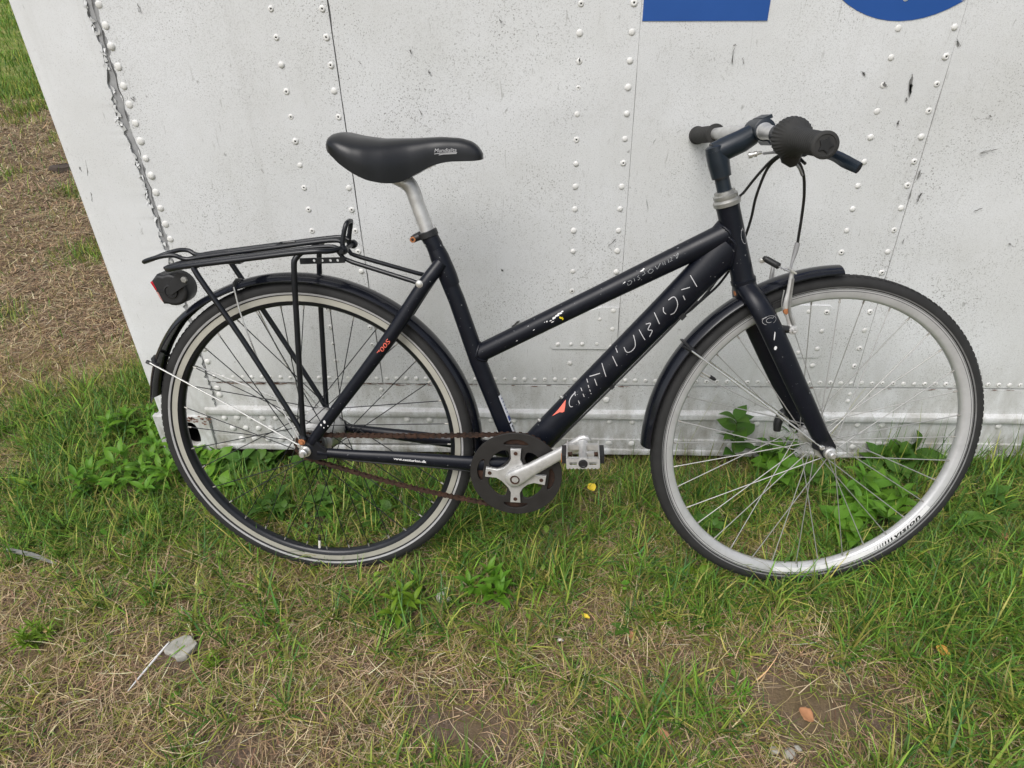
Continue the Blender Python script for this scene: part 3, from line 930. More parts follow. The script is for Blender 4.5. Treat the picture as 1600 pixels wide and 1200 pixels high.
# printed marks wrap the tube surface
def on_down(g): return [dtp(v.x, v.y, 0.0236 * math.sqrt(max(0, 1 - (v.y / 0.0289) ** 2)) + 0.0005) for v in g[0]], g[1]
def on_top(g): return [ttp(v.x, v.y, float(np.interp(v.x, [-0.21, 0.05, 0.2, 0.318], [0.0176, 0.0177, 0.0186, 0.0196])) * math.sqrt(max(0, 1 - (v.y / float(np.interp(v.x, [-0.21, 0.05, 0.2, 0.318], [0.0187, 0.0189, 0.0206, 0.0216]))) ** 2)) + 0.0007) for v in g[0]], g[1]
STROKES = [[(-0.0734, 0.0201), (-0.089, 0.0190), (-0.0988, 0.0146), (-0.1026, 0.0079), (-0.0991, 0.0047)], [(-0.0749, 0.0215), (-0.0791, 0.0155)], [(-0.0818, 0.0051), (-0.0854, -0.0014)], [(-0.0594, 0.0181), (-0.0622, 0.0129)], [(-0.0648, 0.008), (-0.068, 0.0018)], [(-0.038, 0.0221), (-0.0414, 0.0163)], [(-0.0445, 0.0124), (-0.0473, 0.0078)], [(-0.049, 0.0046), (-0.0512, 0.0005)], [(-0.0532, -0.0025), (-0.0542, -0.0045)], [(-0.0305, 0.0215), (-0.0103, 0.0122)], [(-0.0261, 0.0121), (-0.0331, -0.0006)], [(0.0063, 0.0222), (-0.0073, -0.0008)], [(0.0313, 0.0174), (0.0235, -0.0019)], [(0.0467, 0.0229), (0.0434, 0.0156)], [(0.0598, 0.0143), (0.0565, 0.0044), (0.0622, -0.0008), (0.0731, -0.0009), (0.0813, 0.0053), (0.0895, 0.0173)], [(0.1043, 0.0168), (0.0973, -0.005)], [(0.1207, 0.0149), (0.1278, 0.0099), (0.116, 0.0052), (0.1197, -0.002), (0.1073, -0.0073)], [(0.1473, 0.0185), (0.1382, -0.0033)], [(0.1817, 0.0161), (0.1923, 0.0138), (0.1926, 0.0065), (0.1856, -0.0031), (0.1724, -0.0085), (0.1648, -0.0057)], [(0.166, 0.0136), (0.1605, 0.0081), (0.16, 0.0015)], [(0.2115, 0.0125), (0.2252, 0.0048)], [(0.2059, 0.0028), (0.2024, -0.0059)], [(0.2411, 0.0187), (0.2341, -0.0042)]]
bp('lettering', merge([on_down(ribbon(s if len(s) < 3 else [(p.x, p.y) for p in spline([(a, b, 0) for a, b in s], 5)], 0.0015)) for s in STROKES]), DECAL, frame)
DISC = [[(0.1127, 0.0014), (0.1119, -0.0026), (0.117, -0.003), (0.1212, 0.0004), (0.1201, 0.0038), (0.115, 0.0041)], [(0.1273, 0.0045), (0.1263, -0.0011)], [(0.1378, 0.0057), (0.1338, 0.0039), (0.1368, 0.0013), (0.1368, -0.0009), (0.1322, -0.0019)], [(0.1463, 0.0085), (0.1491, 0.0065), (0.1493, 0.0037), (0.1435, 0.0023)], [(0.156, 0.0046), (0.1601, 0.0069), (0.1643, 0.0047), (0.1644, 0.0014), (0.1586, -0.0011), (0.1548, 0.0019), (0.156, 0.0046)], [(0.1709, 0.0079), (0.1719, 0.0008), (0.1814, 0.0084)], [(0.1857, 0.0078), (0.1846, 0.003)], [(0.1898, 0.0079), (0.1882, 0.0017)], [(0.1966, 0.0082), (0.1951, 0.0024)], [(0.2017, 0.0093), (0.2044, 0.0074), (0.2014, 0.0063), (0.2027, 0.0034), (0.1978, 0.0038)], [(0.2082, 0.0103), (0.2115, 0.0075), (0.2175, 0.0108)], [(0.2116, 0.0064), (0.2107, 0.0031)], [(0.2175, 0.0097), (0.2117, 0.0031)]]
bp('lettering', merge([on_top(ribbon(s, 0.0009)) for s in DISC]), DECALD, frame)
v2, f2 = curve2d([[(-0.1455, 0.0200), (-0.130, 0.0200), (-0.115, 0.0212), (-0.1000, 0.0228), (-0.1100, 0.0155), (-0.1190, 0.0098), (-0.1235, 0.0112), (-0.1275, 0.0155)]], 0.0)
bp('arrow_mark', on_down((v2, f2)), PINK, frame)
bp('arrow_mark', on_top(([Vector(p) for p in ((0.1035, 0.004, 0), (0.1100, 0.0045, 0), (0.1105, 0.0065, 0))], [(0, 1, 2)])), WHITE, frame)
def on_line(g, p, d, nrm, n0, curv):
    """flat print onto a rod: p start, d direction, nrm across (bike x, z), n0 outer face, curv rod half width"""
    return [V(p[0] + d[0] * v.x + nrm[0] * v.y, n0 * math.sqrt(max(0.05, 1 - (v.y / curv) ** 2)) + p[2], p[1] + d[1] * v.x + nrm[1] * v.y) for v in g[0]], g[1]
g = textg('www.centurion.dk', 0.0085, 0.0, 'LEFT', 1.0, 2, 0.0002)
w = max(v.x for v in g[0]); g = ([Vector((v.x * 0.072 / w, v.y * 0.9 - 0.001, 0)) for v in g[0]], g[1])
bp('lettering', on_line(g, (0.180, -0.0205, 0.0490), (0.9953, -0.097), (0.097, 0.9953), 0.0112, 0.0145), WHITE, frame)
g = textg('700S', 0.0155, 0.18, 'LEFT', 0.95)
w = max(v.x for v in g[0]); g = ([Vector((v.x * 0.042 / w, v.y * 0.8 - 0.006, 0)) for v in g[0]], g[1])
_d = Vector((0.640, 0.768))
bp('lettering', on_line(g, (0.1720, 0.2085, 0.0485), _d, (-_d.y, _d.x), 0.0108, 0.0134), PINK, frame)
# maker's sticker with bar code panel low on the seat tube
def on_seat(pts, dn=0.0006):
    """pts: (s down the tube from z=0.0947, angle)"""
    out = []
    a, b = Vector((0.3880, 0.0947)), Vector((0.4190, 0.0020))
    dd = (b - a).normalized(); nn_ = Vector((-dd.y, dd.x))
    for s, q in pts:
        c = a + dd * s
        rr_ = 0.0173 + dn
        out.append(V(c.x + nn_.x * rr_ * math.cos(q), rr_ * math.sin(q), c.y + nn_.y * rr_ * math.cos(q)))
    return out
def seat_patch(s0, s1, q0, q1, dn):
    n = 8
    vs = on_seat([(s, q0 + (q1 - q0) * k / n) for s in (s0, s1) for k in range(n + 1)], dn)
    return vs, [(k, k + 1, n + 2 + k, n + 1 + k) for k in range(n)]
stk = bp('sticker', seat_patch(-0.002, 0.061, -0.35, 0.62, 0.0006), STICK, frame)
bp('sticker_print', merge([seat_patch(0.047, 0.058, -0.05, 0.5, 0.0011)] + [seat_patch(0.006 + 0.004 * k, 0.008 + 0.004 * k, 0.0, 0.35, 0.0011) for k in range(0, 9, 2)]), NAVY, frame)
stk = bp('sticker', seat_patch(0.065, 0.092, -0.35, 0.62, 0.0006), STICK, frame)
bp('sticker_print', merge([seat_patch(0.070, 0.0725, 0.05, 0.45, 0.0011), seat_patch(0.0725, 0.086, 0.10, 0.19, 0.0011), seat_patch(0.072, 0.084, 0.30, 0.36, 0.0011)]), PLASTIC, frame)
# chipped paint
def chips(fn, seeds, sc):
    q = random.Random(9); parts = []
    for u, v, s in seeds:
        n = 8
        ring = [Vector((u + s * sc[0] * math.cos(2 * math.pi * k / n) * q.uniform(0.5, 1.3), v + s * sc[1] * math.sin(2 * math.pi * k / n) * q.uniform(0.5, 1.3), 0)) for k in range(n)]
        parts.append((ring, [tuple(range(n))]))
    return fn(merge(parts))
bp('paint_chip', chips(on_top, [(-0.048, 0.0010, 0.0022), (-0.040, 0.0025, 0.0040), (-0.033, 0.0045, 0.0042), (-0.026, 0.0058, 0.0040), (-0.020, 0.0068, 0.0022), (-0.046, -0.003, 0.0022), (-0.055, 0.003, 0.0016), (-0.086, -0.001, 0.0017), (-0.126, -0.006, 0.0015), (0.146, 0.0105, 0.0026), (0.150, 0.0115, 0.0018), (-0.060, 0.0035, 0.0010)], (1.4, 0.6)), WHITE, frame)
bp('paint_chip', chips(on_top, [(-0.029, -0.002, 0.0028), (-0.026, -0.006, 0.0034), (-0.0275, -0.004, 0.0026)], (0.7, 1.1)), YELLOW, frame)
bp('paint_chip', merge([([V(x + s * math.cos(k * 1.05) , 0.0722 + 0.0 * k, z + s * 1.5 * math.sin(k * 1.05)) for k in range(6)], [tuple(range(6))]) for x, z, s in ((0.052, 0.069, 0.0026), (0.044, 0.062, 0.0018), (0.049, 0.056, 0.0012), (0.058, 0.060, 0.0010))]), WHITE, frame)

# ---- seat post, clamp, saddle
bp('seat_post', tubeg(spline([V(0.2830, 0, 0.412), V(0.2785, 0, 0.4344), V(0.2640, 0, 0.484), V(0.2560, 0, 0.512), V(0.2460, 0, 0.5245), V(0.2310, 0, 0.530), V(0.215, 0, 0.5335)], 5), [0.0136, 0.0136, 0.0136, 0.0140, 0.0150, 0.0120, 0.008], 20), ALU)
clamp = bp('seat_clamp', merge([latheg(V(0.2808, 0, 0.4245), Vector((-0.30, 0, 0.954)), [(0, 0.0175), (0.001, 0.0192), (0.011, 0.0192), (0.012, 0.0175)], 24), tubeg([V(0.264, 0.006, 0.4275), V(0.250, 0.008, 0.4215)], [0.0075, 0.0068], 12), tubeg([V(0.264, -0.006, 0.4275), V(0.250, -0.008, 0.4215)], [0.0075, 0.0068], 12)]), PLASTIC)
bp('clamp_bolt', latheg(V(0.2525, 0.005, 0.4225), NN, [(0, 0.0055), (0.012, 0.0055), (0.0122, 0.003), (0.009, 0.0028)], 12), ORUST, clamp)
saddle = empty('saddle', (0, 0, 0), bike)
_cx = [0.1060, 0.1085, 0.1135, 0.1220, 0.1367, 0.1654, 0.2121, 0.27, 0.317, 0.352, 0.3730, 0.3830, 0.3885, 0.3900]
_ct = [0.5950, 0.6040, 0.6105, 0.6140, 0.6140, 0.6075, 0.6012, 0.6005, 0.6015, 0.5985, 0.5920, 0.5840, 0.5755, 0.5690]
stx = sorted(set([0.1060, 0.1068, 0.1085, 0.111, 0.1145, 0.119] + list(np.arange(0.125, 0.380, 0.007)) + [0.3830, 0.3860, 0.3880, 0.3893, 0.3900]))
def smooth(xs, ys, q):
    y = np.interp(q, xs, ys)
    return y
_fine = np.linspace(0.106, 0.390, 400)
def blur(xs, ys, sig):
    y = np.interp(_fine, xs, ys); k = np.exp(-0.5 * ((np.arange(-30, 31) * (_fine[1] - _fine[0])) / sig) ** 2); k /= k.sum()
    return np.interp(stx, _fine, np.convolve(np.pad(y, 30, mode='edge'), k, 'valid'))
top = blur(_cx, _ct, 0.0030)
bot = blur([0.1060, 0.1150, 0.1247, 0.1388, 0.1646, 0.19, 0.2209, 0.2459, 0.2736, 0.3015, 0.33, 0.381, 0.390], [0.588, 0.584, 0.577, 0.5645, 0.548, 0.5355, 0.5285, 0.5285, 0.5415, 0.5550, 0.5605, 0.5600, 0.5620], 0.006)
hw = np.interp(stx, [0.1060, 0.1085, 0.1145, 0.125, 0.14, 0.16, 0.185, 0.22, 0.26, 0.30, 0.34, 0.37, 0.383, 0.388, 0.390], [0.030, 0.045, 0.058, 0.067, 0.0735, 0.0760, 0.0735, 0.062, 0.043, 0.031, 0.0245, 0.0215, 0.0185, 0.0140, 0.0090])
vs, fs = [], []
K = 32
for x, a, b, h in zip(stx, top, bot, hw):
    for k in range(K + 1):
        q = math.pi * k / K                    # from chain side skirt over the top to the far skirt
        c, s_ = math.cos(q), math.sin(q)
        n = h * math.copysign(abs(c) ** 0.72, c)
        z = b + (a - b) * (abs(s_) ** 0.62) - 0.010 * max(0, abs(n) / 0.0755 - 0.2) ** 2 * 0
        flare = 1.0 - 0.10 * (1 - abs(s_)) ** 2
        vs.append(V(x + 0.009 * min(1.0, max(0.0, (0.21 - x) / 0.10)), n * flare, z))
m = K + 1
for i in range(len(stx) - 1):
    for k in range(K): fs.append((i * m + k, i * m + k + 1, (i + 1) * m + k + 1, (i + 1) * m + k))
    fs.append((i * m + K, i * m, (i + 1) * m, (i + 1) * m + K))
fs.append(tuple(range(K, -1, -1))); fs.append(tuple((len(stx) - 1) * m + k for k in range(m)))
cov = bp('saddle_cover', (vs, fs), SADDLE, saddle, 60)
for s in (1, -1):
    bp('saddle_rail', tubeg(spline([V(0.155, 0.022 * s, 0.560), V(0.185, 0.022 * s, 0.540), V(0.245, 0.020 * s, 0.537), V(0.30, 0.014 * s, 0.556)], 4), 0.0035, 8), CHROME, saddle)
def on_saddle(g):
    out = []
    for v in g[0]:
        x = 0.3075 + v.x; z = 0.5755 + v.y
        a = float(np.interp(x, stx, top)); b = float(np.interp(x, stx, bot)); h = float(np.interp(x, stx, hw))
        s_ = min(1, max(0.02, ((z - b) / (a - b)))) ** (1 / 0.62)
        c = math.sqrt(max(0, 1 - s_ * s_)) ** 0.72
        out.append(V(x, h * c * (1.0 - 0.10 * (1 - s_) ** 2) + 0.0012, z))
    return out, g[1]
g = textg('Mundialita', 0.0085, 0.25)
w = max(v.x for v in g[0]); g = ([Vector((v.x * 0.039 / w, v.y * 1.05 + 0.0015, 0)) for v in g[0]], g[1])
bp('lettering', on_saddle(g), DECAL, saddle)
bp('lettering', on_saddle(merge([ribbon([(0.0, -0.0012), (0.010, -0.0002), (0.040, 0.0002)], 0.0010), ribbon([(0.008, -0.0030), (0.016, -0.0018), (0.039, -0.0016)], 0.0012)])), DECAL, saddle)

# ---- headset, stem, handlebar
bp('headset_cup', merge([latheg(ax(0.4725), SD, [(0, 0.0205), (0.001, 0.0235), (0.008, 0.0245), (0.0105, 0.0225), (0.012, 0.0205), (0.0155, 0.0215), (0.0195, 0.0215), (0.0215, 0.0185), (0.026, 0.0180), (0.0265, 0.013)], 28)]), ALUD)
bp('headset_cup', latheg(ax(0.3395), -SD, [(0, 0.0205), (0.001, 0.0228), (0.008, 0.0228), (0.0095, 0.0205), (0.013, 0.0195)], 28), PAINT)
stem = empty('stem', (0, 0, 0), bike)
sp_('stem_quill', tubeg([ax(0.485), ax(0.522), ax(0.5225), ax(0.545), ax(0.566)], [0.0128, 0.0128, 0.0170, 0.0188, 0.0185], 22), STEMP, stem)
sp_('stem_collar', latheg(ax(0.5205), SD, [(0, 0.0135), (0.0005, 0.0170), (0.0035, 0.0170), (0.004, 0.0135)], 20), PLASTIC, stem)
elbow = ax(0.5635)
sp_('stem_extension', tubeg([elbow - Vector((0.006, 0, 0.002)), elbow + Vector((0.014, 0, 0.0045)), V(0.842, 0, 0.5800), V(0.860, 0, 0.590)], [0.0175, 0.0200, 0.0195, 0.0178], 22), STEMP, stem)
sp_('stem_cap', latheg(ax(0.563), SD, [(0, 0.0183), (0.010, 0.0176), (0.0125, 0.0140), (0.0130, 0.0085), (0.0115, 0.007)], 20), STEMP, stem)
sp_('bar_clamp', latheg(V(0.872, -0.026, 0.597), NN, [(0, 0.0165), (0.001, 0.0185), (0.051, 0.0185), (0.052, 0.0165)], 26), STEMP, stem)
sp_('clamp_lip', merge([boxg(V(0.876, 0, 0.6160), 0.016, 0.046, 0.006, (Vector((0.93, 0, 0.37)), NY, Vector((-0.37, 0, 0.93)))), boxg(V(0.884, 0, 0.580), 0.014, 0.046, 0.010, (Vector((0.7, 0, -0.7)), NY, Vector((0.7, 0, 0.7))))]), STEMP, stem)
def barp(n, dx=0, dz=0):
    a = abs(n)
    return V(0.872 - 0.080 * a + dx, n, 0.597 - 0.049 * a - 0.026 * n + dz)
sp_('handlebar', tubeg([barp(n) for n in (-0.272, -0.15, -0.04, -0.03, 0, 0.03, 0.04, 0.15, 0.284)], [0.0111, 0.0111, 0.0115, 0.0128, 0.0128, 0.0128, 0.0115, 0.0111, 0.0111], 20), ALU)
sp_('bar_shim', latheg(barp(0.026), barp(0.1) - barp(0.026), [(0, 0.0138), (0.004, 0.0142), (0.0065, 0.0125)], 18), ALU)
def grip(s, n0, n1, flange, name='grip'):
    o = barp(n0 * s); a = (barp(n1 * s) - o); L = a.length
    prof = [(0, 0.0125), (0.0005, flange), (0.006, flange), (0.008, 0.0160)]
    t = 0.010
    while t < L - 0.010:
        prof += [(t, 0.0156), (t + 0.0025, 0.0163), (t + 0.005, 0.0163), (t + 0.0062, 0.0156)]; t += 0.0075
    prof += [(L - 0.008, 0.0165), (L - 0.0065, 0.0182), (L - 0.001, 0.0185), (L, 0.0174), (L + 0.0005, 0.0140), (L - 0.0005, 0.0135), (L - 0.0005, 0.004), (L - 0.003, 0.003)]
    return sp_(name, latheg(o, a, prof, 30), GRIPR)
grip(-1, 0.182, 0.280, 0.0190)
g_r = grip(1, 0.195, 0.290, 0.0172)
# star mark pressed into the chain-side end cap
st5 = [((0.0105 if k % 2 == 0 else 0.0060) * math.cos(2 * math.pi * k / 10), (0.0105 if k % 2 == 0 else 0.0060) * math.sin(2 * math.pi * k / 10)) for k in range(10)]
v2, f2 = curve2d([st5], 0.0008, 0.0002, 1)
_o = barp(0.2908); _a = (barp(0.31) - barp(0.30)).normalized(); _u1 = Vector((1, 0, 0)); _u1 = (_u1 - _a * _u1.dot(_a)).normalized(); _u2 = _a.cross(_u1)
sp_('end_cap_star', ([_o + _u1 * a + _u2 * b + _a * c for a, b, c in v2], f2), PLASTIC, g_r)
# twist shifter: fluted barrel, housing below
o = barp(0.146); a = barp(0.2) - o
vs, fs = latheg(o, a, [(0, 0.014), (0.0008, 0.0215), (0.003, 0.0270), (0.008, 0.0300), (0.015, 0.0306), (0.023, 0.0295), (0.032, 0.0250), (0.040, 0.0195), (0.049, 0.0175), (0.050, 0.014)], 64)
an = a.normalized()
for i, v in enumerate(vs):
    t = (v - o).dot(an)
    if 0.002 < t < 0.038 and i % 2 == 0:
        c = o + an * t
        vs[i] = c + (v - c) * 0.962
shifter = sp_('twist_shifter', (vs, fs), GRIPR, None, 25)
sp_('shifter_housing', tubeg([barp(0.153, 0.002, -0.014), barp(0.153, 0.006, -0.032), barp(0.152, 0.010, -0.042)], [0.019, 0.016, 0.006], 14, [0.013, 0.011, 0.006]), PLASTIC, shifter)
# brake lever
lev = empty('brake_lever', (0, 0, 0), bike)
sp_('lever_clamp', merge([latheg(barp(0.100), barp(0.12) - barp(0.100), [(0, 0.012), (0.0005, 0.0160), (0.0155, 0.0160), (0.016, 0.012)], 18), tubeg([barp(0.108, 0.008, -0.010), barp(0.120, 0.022, -0.022), barp(0.150, 0.026, -0.022)], [0.010, 0.011, 0.008], 12)]), BLACK, lev)
sp_('lever_blade', tubeg(spline([barp(0.135, 0.028, -0.020), barp(0.175, 0.026, -0.018), barp(0.235, 0.034, -0.0185), barp(0.268, 0.040, -0.0245), barp(0.290, 0.050, -0.031)], 5), [0.007, 0.0075, 0.0075, 0.0085, 0.0075], 14, [0.0045, 0.004, 0.0038, 0.0042, 0.004], Vector((0.4, 0, 0.9))), STEMP, lev)
sp_('barrel_adjuster', merge([latheg(V(0.8520, 0.012, 0.5560), Vector((0.95, -0.15, 0.2)), [(0, 0.0055), (0.006, 0.0055), (0.0065, 0.0035), (0.009, 0.0035), (0.0095, 0.005), (0.014, 0.005), (0.015, 0.003), (0.022, 0.0028)], 12)]), CHROME, lev)
# cables
def cable(name, pts, r=0.0024, mat=None, par=None):
    return bp(name, tubeg(spline(pts, 7), r, 8), mat or PLASTIC, par)
cable('shift_cable', [V(0.8740, 0.022, 0.5605), V(0.8860, 0.060, 0.5640), V(0.8930, 0.082, 0.560), V(0.9090, 0.10, 0.546), V(0.921, 0.09, 0.530)], 0.0022, GREYC)
cable('shift_cable', [V(0.9040, 0.135, 0.556), V(0.8930, 0.105, 0.5665), V(0.8780, 0.075, 0.556), V(0.8620, 0.045, 0.527), V(0.8500, 0.015, 0.497), V(0.8480, -0.010, 0.4827), V(0.852, -0.030, 0.440), V(0.848, -0.030, 0.38), V(0.820, -0.024, 0.325), V(0.785, -0.004, 0.287), V(0.7600, 0.000, 0.2665)])
cable('shift_cable', [V(0.9080, 0.140, 0.552), V(0.8960, 0.10, 0.566), V(0.8760, 0.062, 0.5445), V(0.8680, 0.030, 0.4950), V(0.8700, 0.000, 0.4500), V(0.8680, -0.020, 0.4150), V(0.8580, -0.031, 0.370), V(0.8320, -0.026, 0.326), V(0.800, -0.008, 0.300), V(0.775, 0.002, 0.281), V(0.7530, 0.004, 0.2630)])
cable('shift_cable', [dtp(0.215, -0.0285, 0.008), dtp(0.1, -0.0305, 0.006), dtp(-0.05, -0.0305, 0.006), dtp(-0.2, -0.0295, 0.006), dtp(-0.27, -0.028, 0.006)], 0.0022)
cable('shift_cable', [V(0.415, 0.02, -0.079), V(0.30, 0.040, -0.053), V(0.20, 0.047, -0.041), V(0.10, 0.052, -0.030), V(0.03, 0.050, -0.020)], 0.0022)
bp('cable_clip', merge([boxg(dtp(0.175, -0.029, 0.007), 0.012, 0.012, 0.010, (Vector((DTD.x, 0, DTD.y)), NY, Vector((-DTD.y, 0, DTD.x)))), boxg(dtp(-0.02, -0.029, 0.007), 0.008, 0.010, 0.008, (Vector((DTD.x, 0, DTD.y)), NY, Vector((-DTD.y, 0, DTD.x))))]), PLASTIC, frame)
cable('brake_cable', [V(0.8960, 0.085, 0.5615), V(0.9120, 0.075, 0.556), V(0.9330, 0.055, 0.530), V(0.9470, 0.030, 0.493), V(0.9525, 0.015, 0.455), V(0.9550, 0.004, 0.415), V(0.9560, 0.0, 0.4032)], 0.0026)

# ---- fork
fork = empty('fork', (0, 0, 0), bike)
sp_('fork_crown', tubeg([ax(0.337), ax(0.327), V(0.874, 0, 0.312), V(0.881, 0, 0.300)], [0.0205, 0.0215, 0.0205, 0.014], 24, [0.0205, 0.026, 0.034, 0.030], Vector((1, 0, 0))), PAINT, fork)
for s in (1, -1):
    sp_('fork_blade', tubeg(spline([V(0.868, 0.010 * s, 0.326), V(0.881, 0.034 * s, 0.304), V(0.8985, 0.046 * s, 0.272), V(0.9280, 0.050 * s, 0.2170), V(0.9600, 0.0515 * s, 0.1560), V(0.9960, 0.052 * s, 0.0900), V(1.0250, 0.052 * s, 0.0370), V(1.032, 0.052 * s, 0.0245)], 4), [0.017, 0.0195, 0.0208, 0.0210, 0.0200, 0.0188, 0.0175, 0.014], 22, [0.013, 0.0145, 0.0145, 0.0140, 0.0130, 0.0120, 0.0110, 0.009], Vector((1, 0, 0.2))), PAINT, fork)
    v2, f2 = curve2d([[(1.013, 0.036), (1.037, 0.046), (1.058, 0.012), (1.060, -0.006), (1.050, -0.014), (1.038, -0.012), (1.026, 0.004), (1.014, 0.010)]], 0.003, 0.0008, 1)
    sp_('fork_dropout', ([V(a, 0.0525 * s + c, b) for a, b, c in v2], f2), BLACK, fork)
# round emblem on the chain-side blade and on the head tube
def emblem(fn):
    return merge([fn(ribbon(circ(0, 0, 0.0125, 28, 0.0085) + [(0.0125, 0)], 0.0006)), fn(ribbon([(p[0], p[1]) for p in circ(0.0005, 0, 0.0062, 20, 0.0046)[2:18]], 0.0007)), fn(ribbon([(-0.013, 0.004), (-0.006, 0.0065)], 0.0012))])
def on_fork(g): return [V(0.8975 + v.x, 0.0605 + 0.0012 - 9.0 * v.x * v.x - 0.10 * (-v.y - 0) , 0.2740 + v.y + 0.10 * v.x) for v in g[0]], g[1]
sp_('emblem', emblem(on_fork), DECAL, fork)
sp_('paint_chip', merge([([V(0.9085 + 0.0012 * math.cos(k) + 0.0, 0.0652, 0.245 + 0.009 * math.sin(k)) for k in range(6)], [tuple(range(6))]), ([V(0.9125 + 0.003 * math.cos(k), 0.0655, 0.222 + 0.004 * math.sin(k)) for k in range(6)], [tuple(range(6))])]), WHITE, fork)
def on_head(g):
    c = ax(0.415); u = Vector((0.95878947, 0, 0.2841175))
    return [c + u * (0.0208 * math.sin(0.75 + v.x / 0.0208)) + NN * (0.0208 * math.cos(0.75 + v.x / 0.0208) + 0.0) + SD * v.y for v in g[0]], g[1]
bp('emblem', merge([on_head(ribbon(circ(0, 0, 0.0065, 24, 0.0130) + [(0.0065, 0)], 0.0006)), on_head(ribbon([(-0.004, 0.012), (0.001, 0.016)], 0.001))]), DECAL, frame)

# ---- wheels
def arcring(c, r, n, segs=120):
    return [V(c[0] + r * math.cos(2 * math.pi * k / segs), n, c[1] + r * math.sin(2 * math.pi * k / segs)) for k in range(segs)]
def revolve(c, prof, segs=144, a0=0.0, a1=2 * math.pi, rfun=None):
    """prof: closed or open list of (radius, n)"""
    full = abs(a1 - a0 - 2 * math.pi) < 1e-6
    N = segs if full else segs + 1
    vs, fs = [], []
    for i in range(N):
        a = a0 + (a1 - a0) * i / segs
        for r, n in prof:
            rr_ = r + (rfun(a) if rfun else 0)
            vs.append(V(c[0] + rr_ * math.cos(a), n, c[1] + rr_ * math.sin(a)))
    m = len(prof)
    for i in range(segs):
        j = (i + 1) % N
        for k in range(m - 1): fs.append((i * m + k, j * m + k, j * m + k + 1, i * m + k + 1))
    return vs, fs
def tyre_prof(R, w):
    out = []
    for k in range(15):
        a = math.radians(-138 + 276 * k / 14)
        out.append((R - w + w * math.cos(a), w * 1.0 * math.sin(a)))
    return out

def build_wheel(name, c, xf, rimmat, R, tw, cream, hubspec, spoke_mat, stripe_mat, stripe_w, spoke_ang, flange, fr):
    wh = empty(name, (0, 0, 0), bike)
    def add(nm, g, mat, sharp=40, parent=wh):
        return bp(nm, xf(g), mat, parent, sharp)
    tp = tyre_prof(R, tw)
    ty = add('tyre', revolve(c, tp), RUBBER, 60)
    # stripe on both sides
    rs = R - tw - tw * 0.42
    nn_ = math.sqrt(max(0, 1 - 0.42 ** 2)) * tw + 0.0005
    for s in (1, -1):
        add('reflective_stripe', revolve(c, [(rs - stripe_w / 2, s * (nn_ - 0.0008)), (rs, s * nn_), (rs + stripe_w / 2, s * (nn_ + 0.0004))]), stripe_mat)
    # tread blocks on the shoulders
    parts = []
    for k in range(150):
        a = 2 * math.pi * k / 150
        for s in (1, -1):
            q = math.radians(30)
            r = R - tw + (tw + 0.0004) * math.cos(q); n = s * (tw + 0.0004) * math.sin(q)
            T = Vector((-math.sin(a), 0, math.cos(a))); Rd = Vector((math.cos(a), 0, math.sin(a)))
            O = Rd * math.cos(q) + Vector((0, -s, 0)) * math.sin(q)
            parts.append(boxg(V(c[0] + r * math.cos(a), n, c[1] + r * math.sin(a)), 0.0085, 0.0045, 0.0008, (T, O.cross(T), O)))
    tr = add('tread', merge(parts), RUBBER, 30); tr['kind'] = 'stuff'
    # rim
    hwid = 0.0112
    rp = [(0.3165, -0.0085), (0.3172, -hwid + 0.001), (0.3165, -hwid), (0.3050, -hwid), (0.3040, -hwid + 0.0006), (0.2995, -0.0102), (0.2945, -0.0062), (0.2935, 0), (0.2945, 0.0062), (0.2995, 0.0102), (0.3040, hwid - 0.0006), (0.3050, hwid), (0.3165, hwid), (0.3172, hwid - 0.001), (0.3165, 0.0085)]
    add('rim', revolve(c, rp), rimmat, 50)
    for s in (1, -1):
        if cream:
            add('brake_track', revolve(c, [(0.3046, s * (hwid + 0.0004)), (0.3164, s * (hwid + 0.0004))]), CREAM)
        else:
            add('rim_groove', merge([revolve(c, [(r_g, s * (hwid + 0.0003)), (r_g + 0.0009, s * (hwid + 0.0003))]) for r_g in (0.3098, 0.3136)]), BLACK)
    # hub
    for nm, prof, mt in hubspec:
        add(nm, latheg(V(c[0], 0, c[1]), NN, prof, 28), mt)
    # spokes: 36, crossed
    cyl = mesh(*tubeg([Vector((0, 0, 0)), Vector((0, 0, 1))], 1.0, 6), 'spoke')
    cyl.materials.append(spoke_mat)
    cyl.shade_smooth()
    nip = mesh(*tubeg([Vector((0, 0, 0)), Vector((0, 0, 1))], [1.0, 0.8], 6), 'nipple'); nip.materials.append(NIPR)
    for k in range(36):
        s = 1 if k % 2 == 0 else -1
        ar = 2 * math.pi * (k + 0.5) / 36 + spoke_ang
        twist = (1 if (k // 2) % 2 == 0 else -1) * math.radians(66)
        ah = ar + twist
        n0 = flange[0 if s > 0 else 1] * s
        p = V(c[0] + fr[0 if s > 0 else 1] * math.cos(ah), n0 + 0.0015 * (1 if twist > 0 else -1), c[1] + fr[0 if s > 0 else 1] * math.sin(ah))
        q = V(c[0] + 0.2945 * math.cos(ar), 0.003 * s, c[1] + 0.2945 * math.sin(ar))
        (p, q), _ = xf(([p, q], []))
        d = q - p
        for me_, a_, L_, r_, nm in ((cyl, p, d.length, 0.00105, 'spoke'), (nip, q - d.normalized() * 0.0085, 0.0085, 0.0019, 'spoke_nipple')):
            o_ = bpy.data.objects.new(nm, me_); COL.objects.link(o_); o_.parent = wh
            rot_ = d.to_track_quat('Z', 'Y').to_matrix().to_4x4()
            o_.matrix_basis = Matrix.Translation(a_) @ rot_ @ Matrix.Diagonal((r_, r_, L_, 1))
    return wh, add

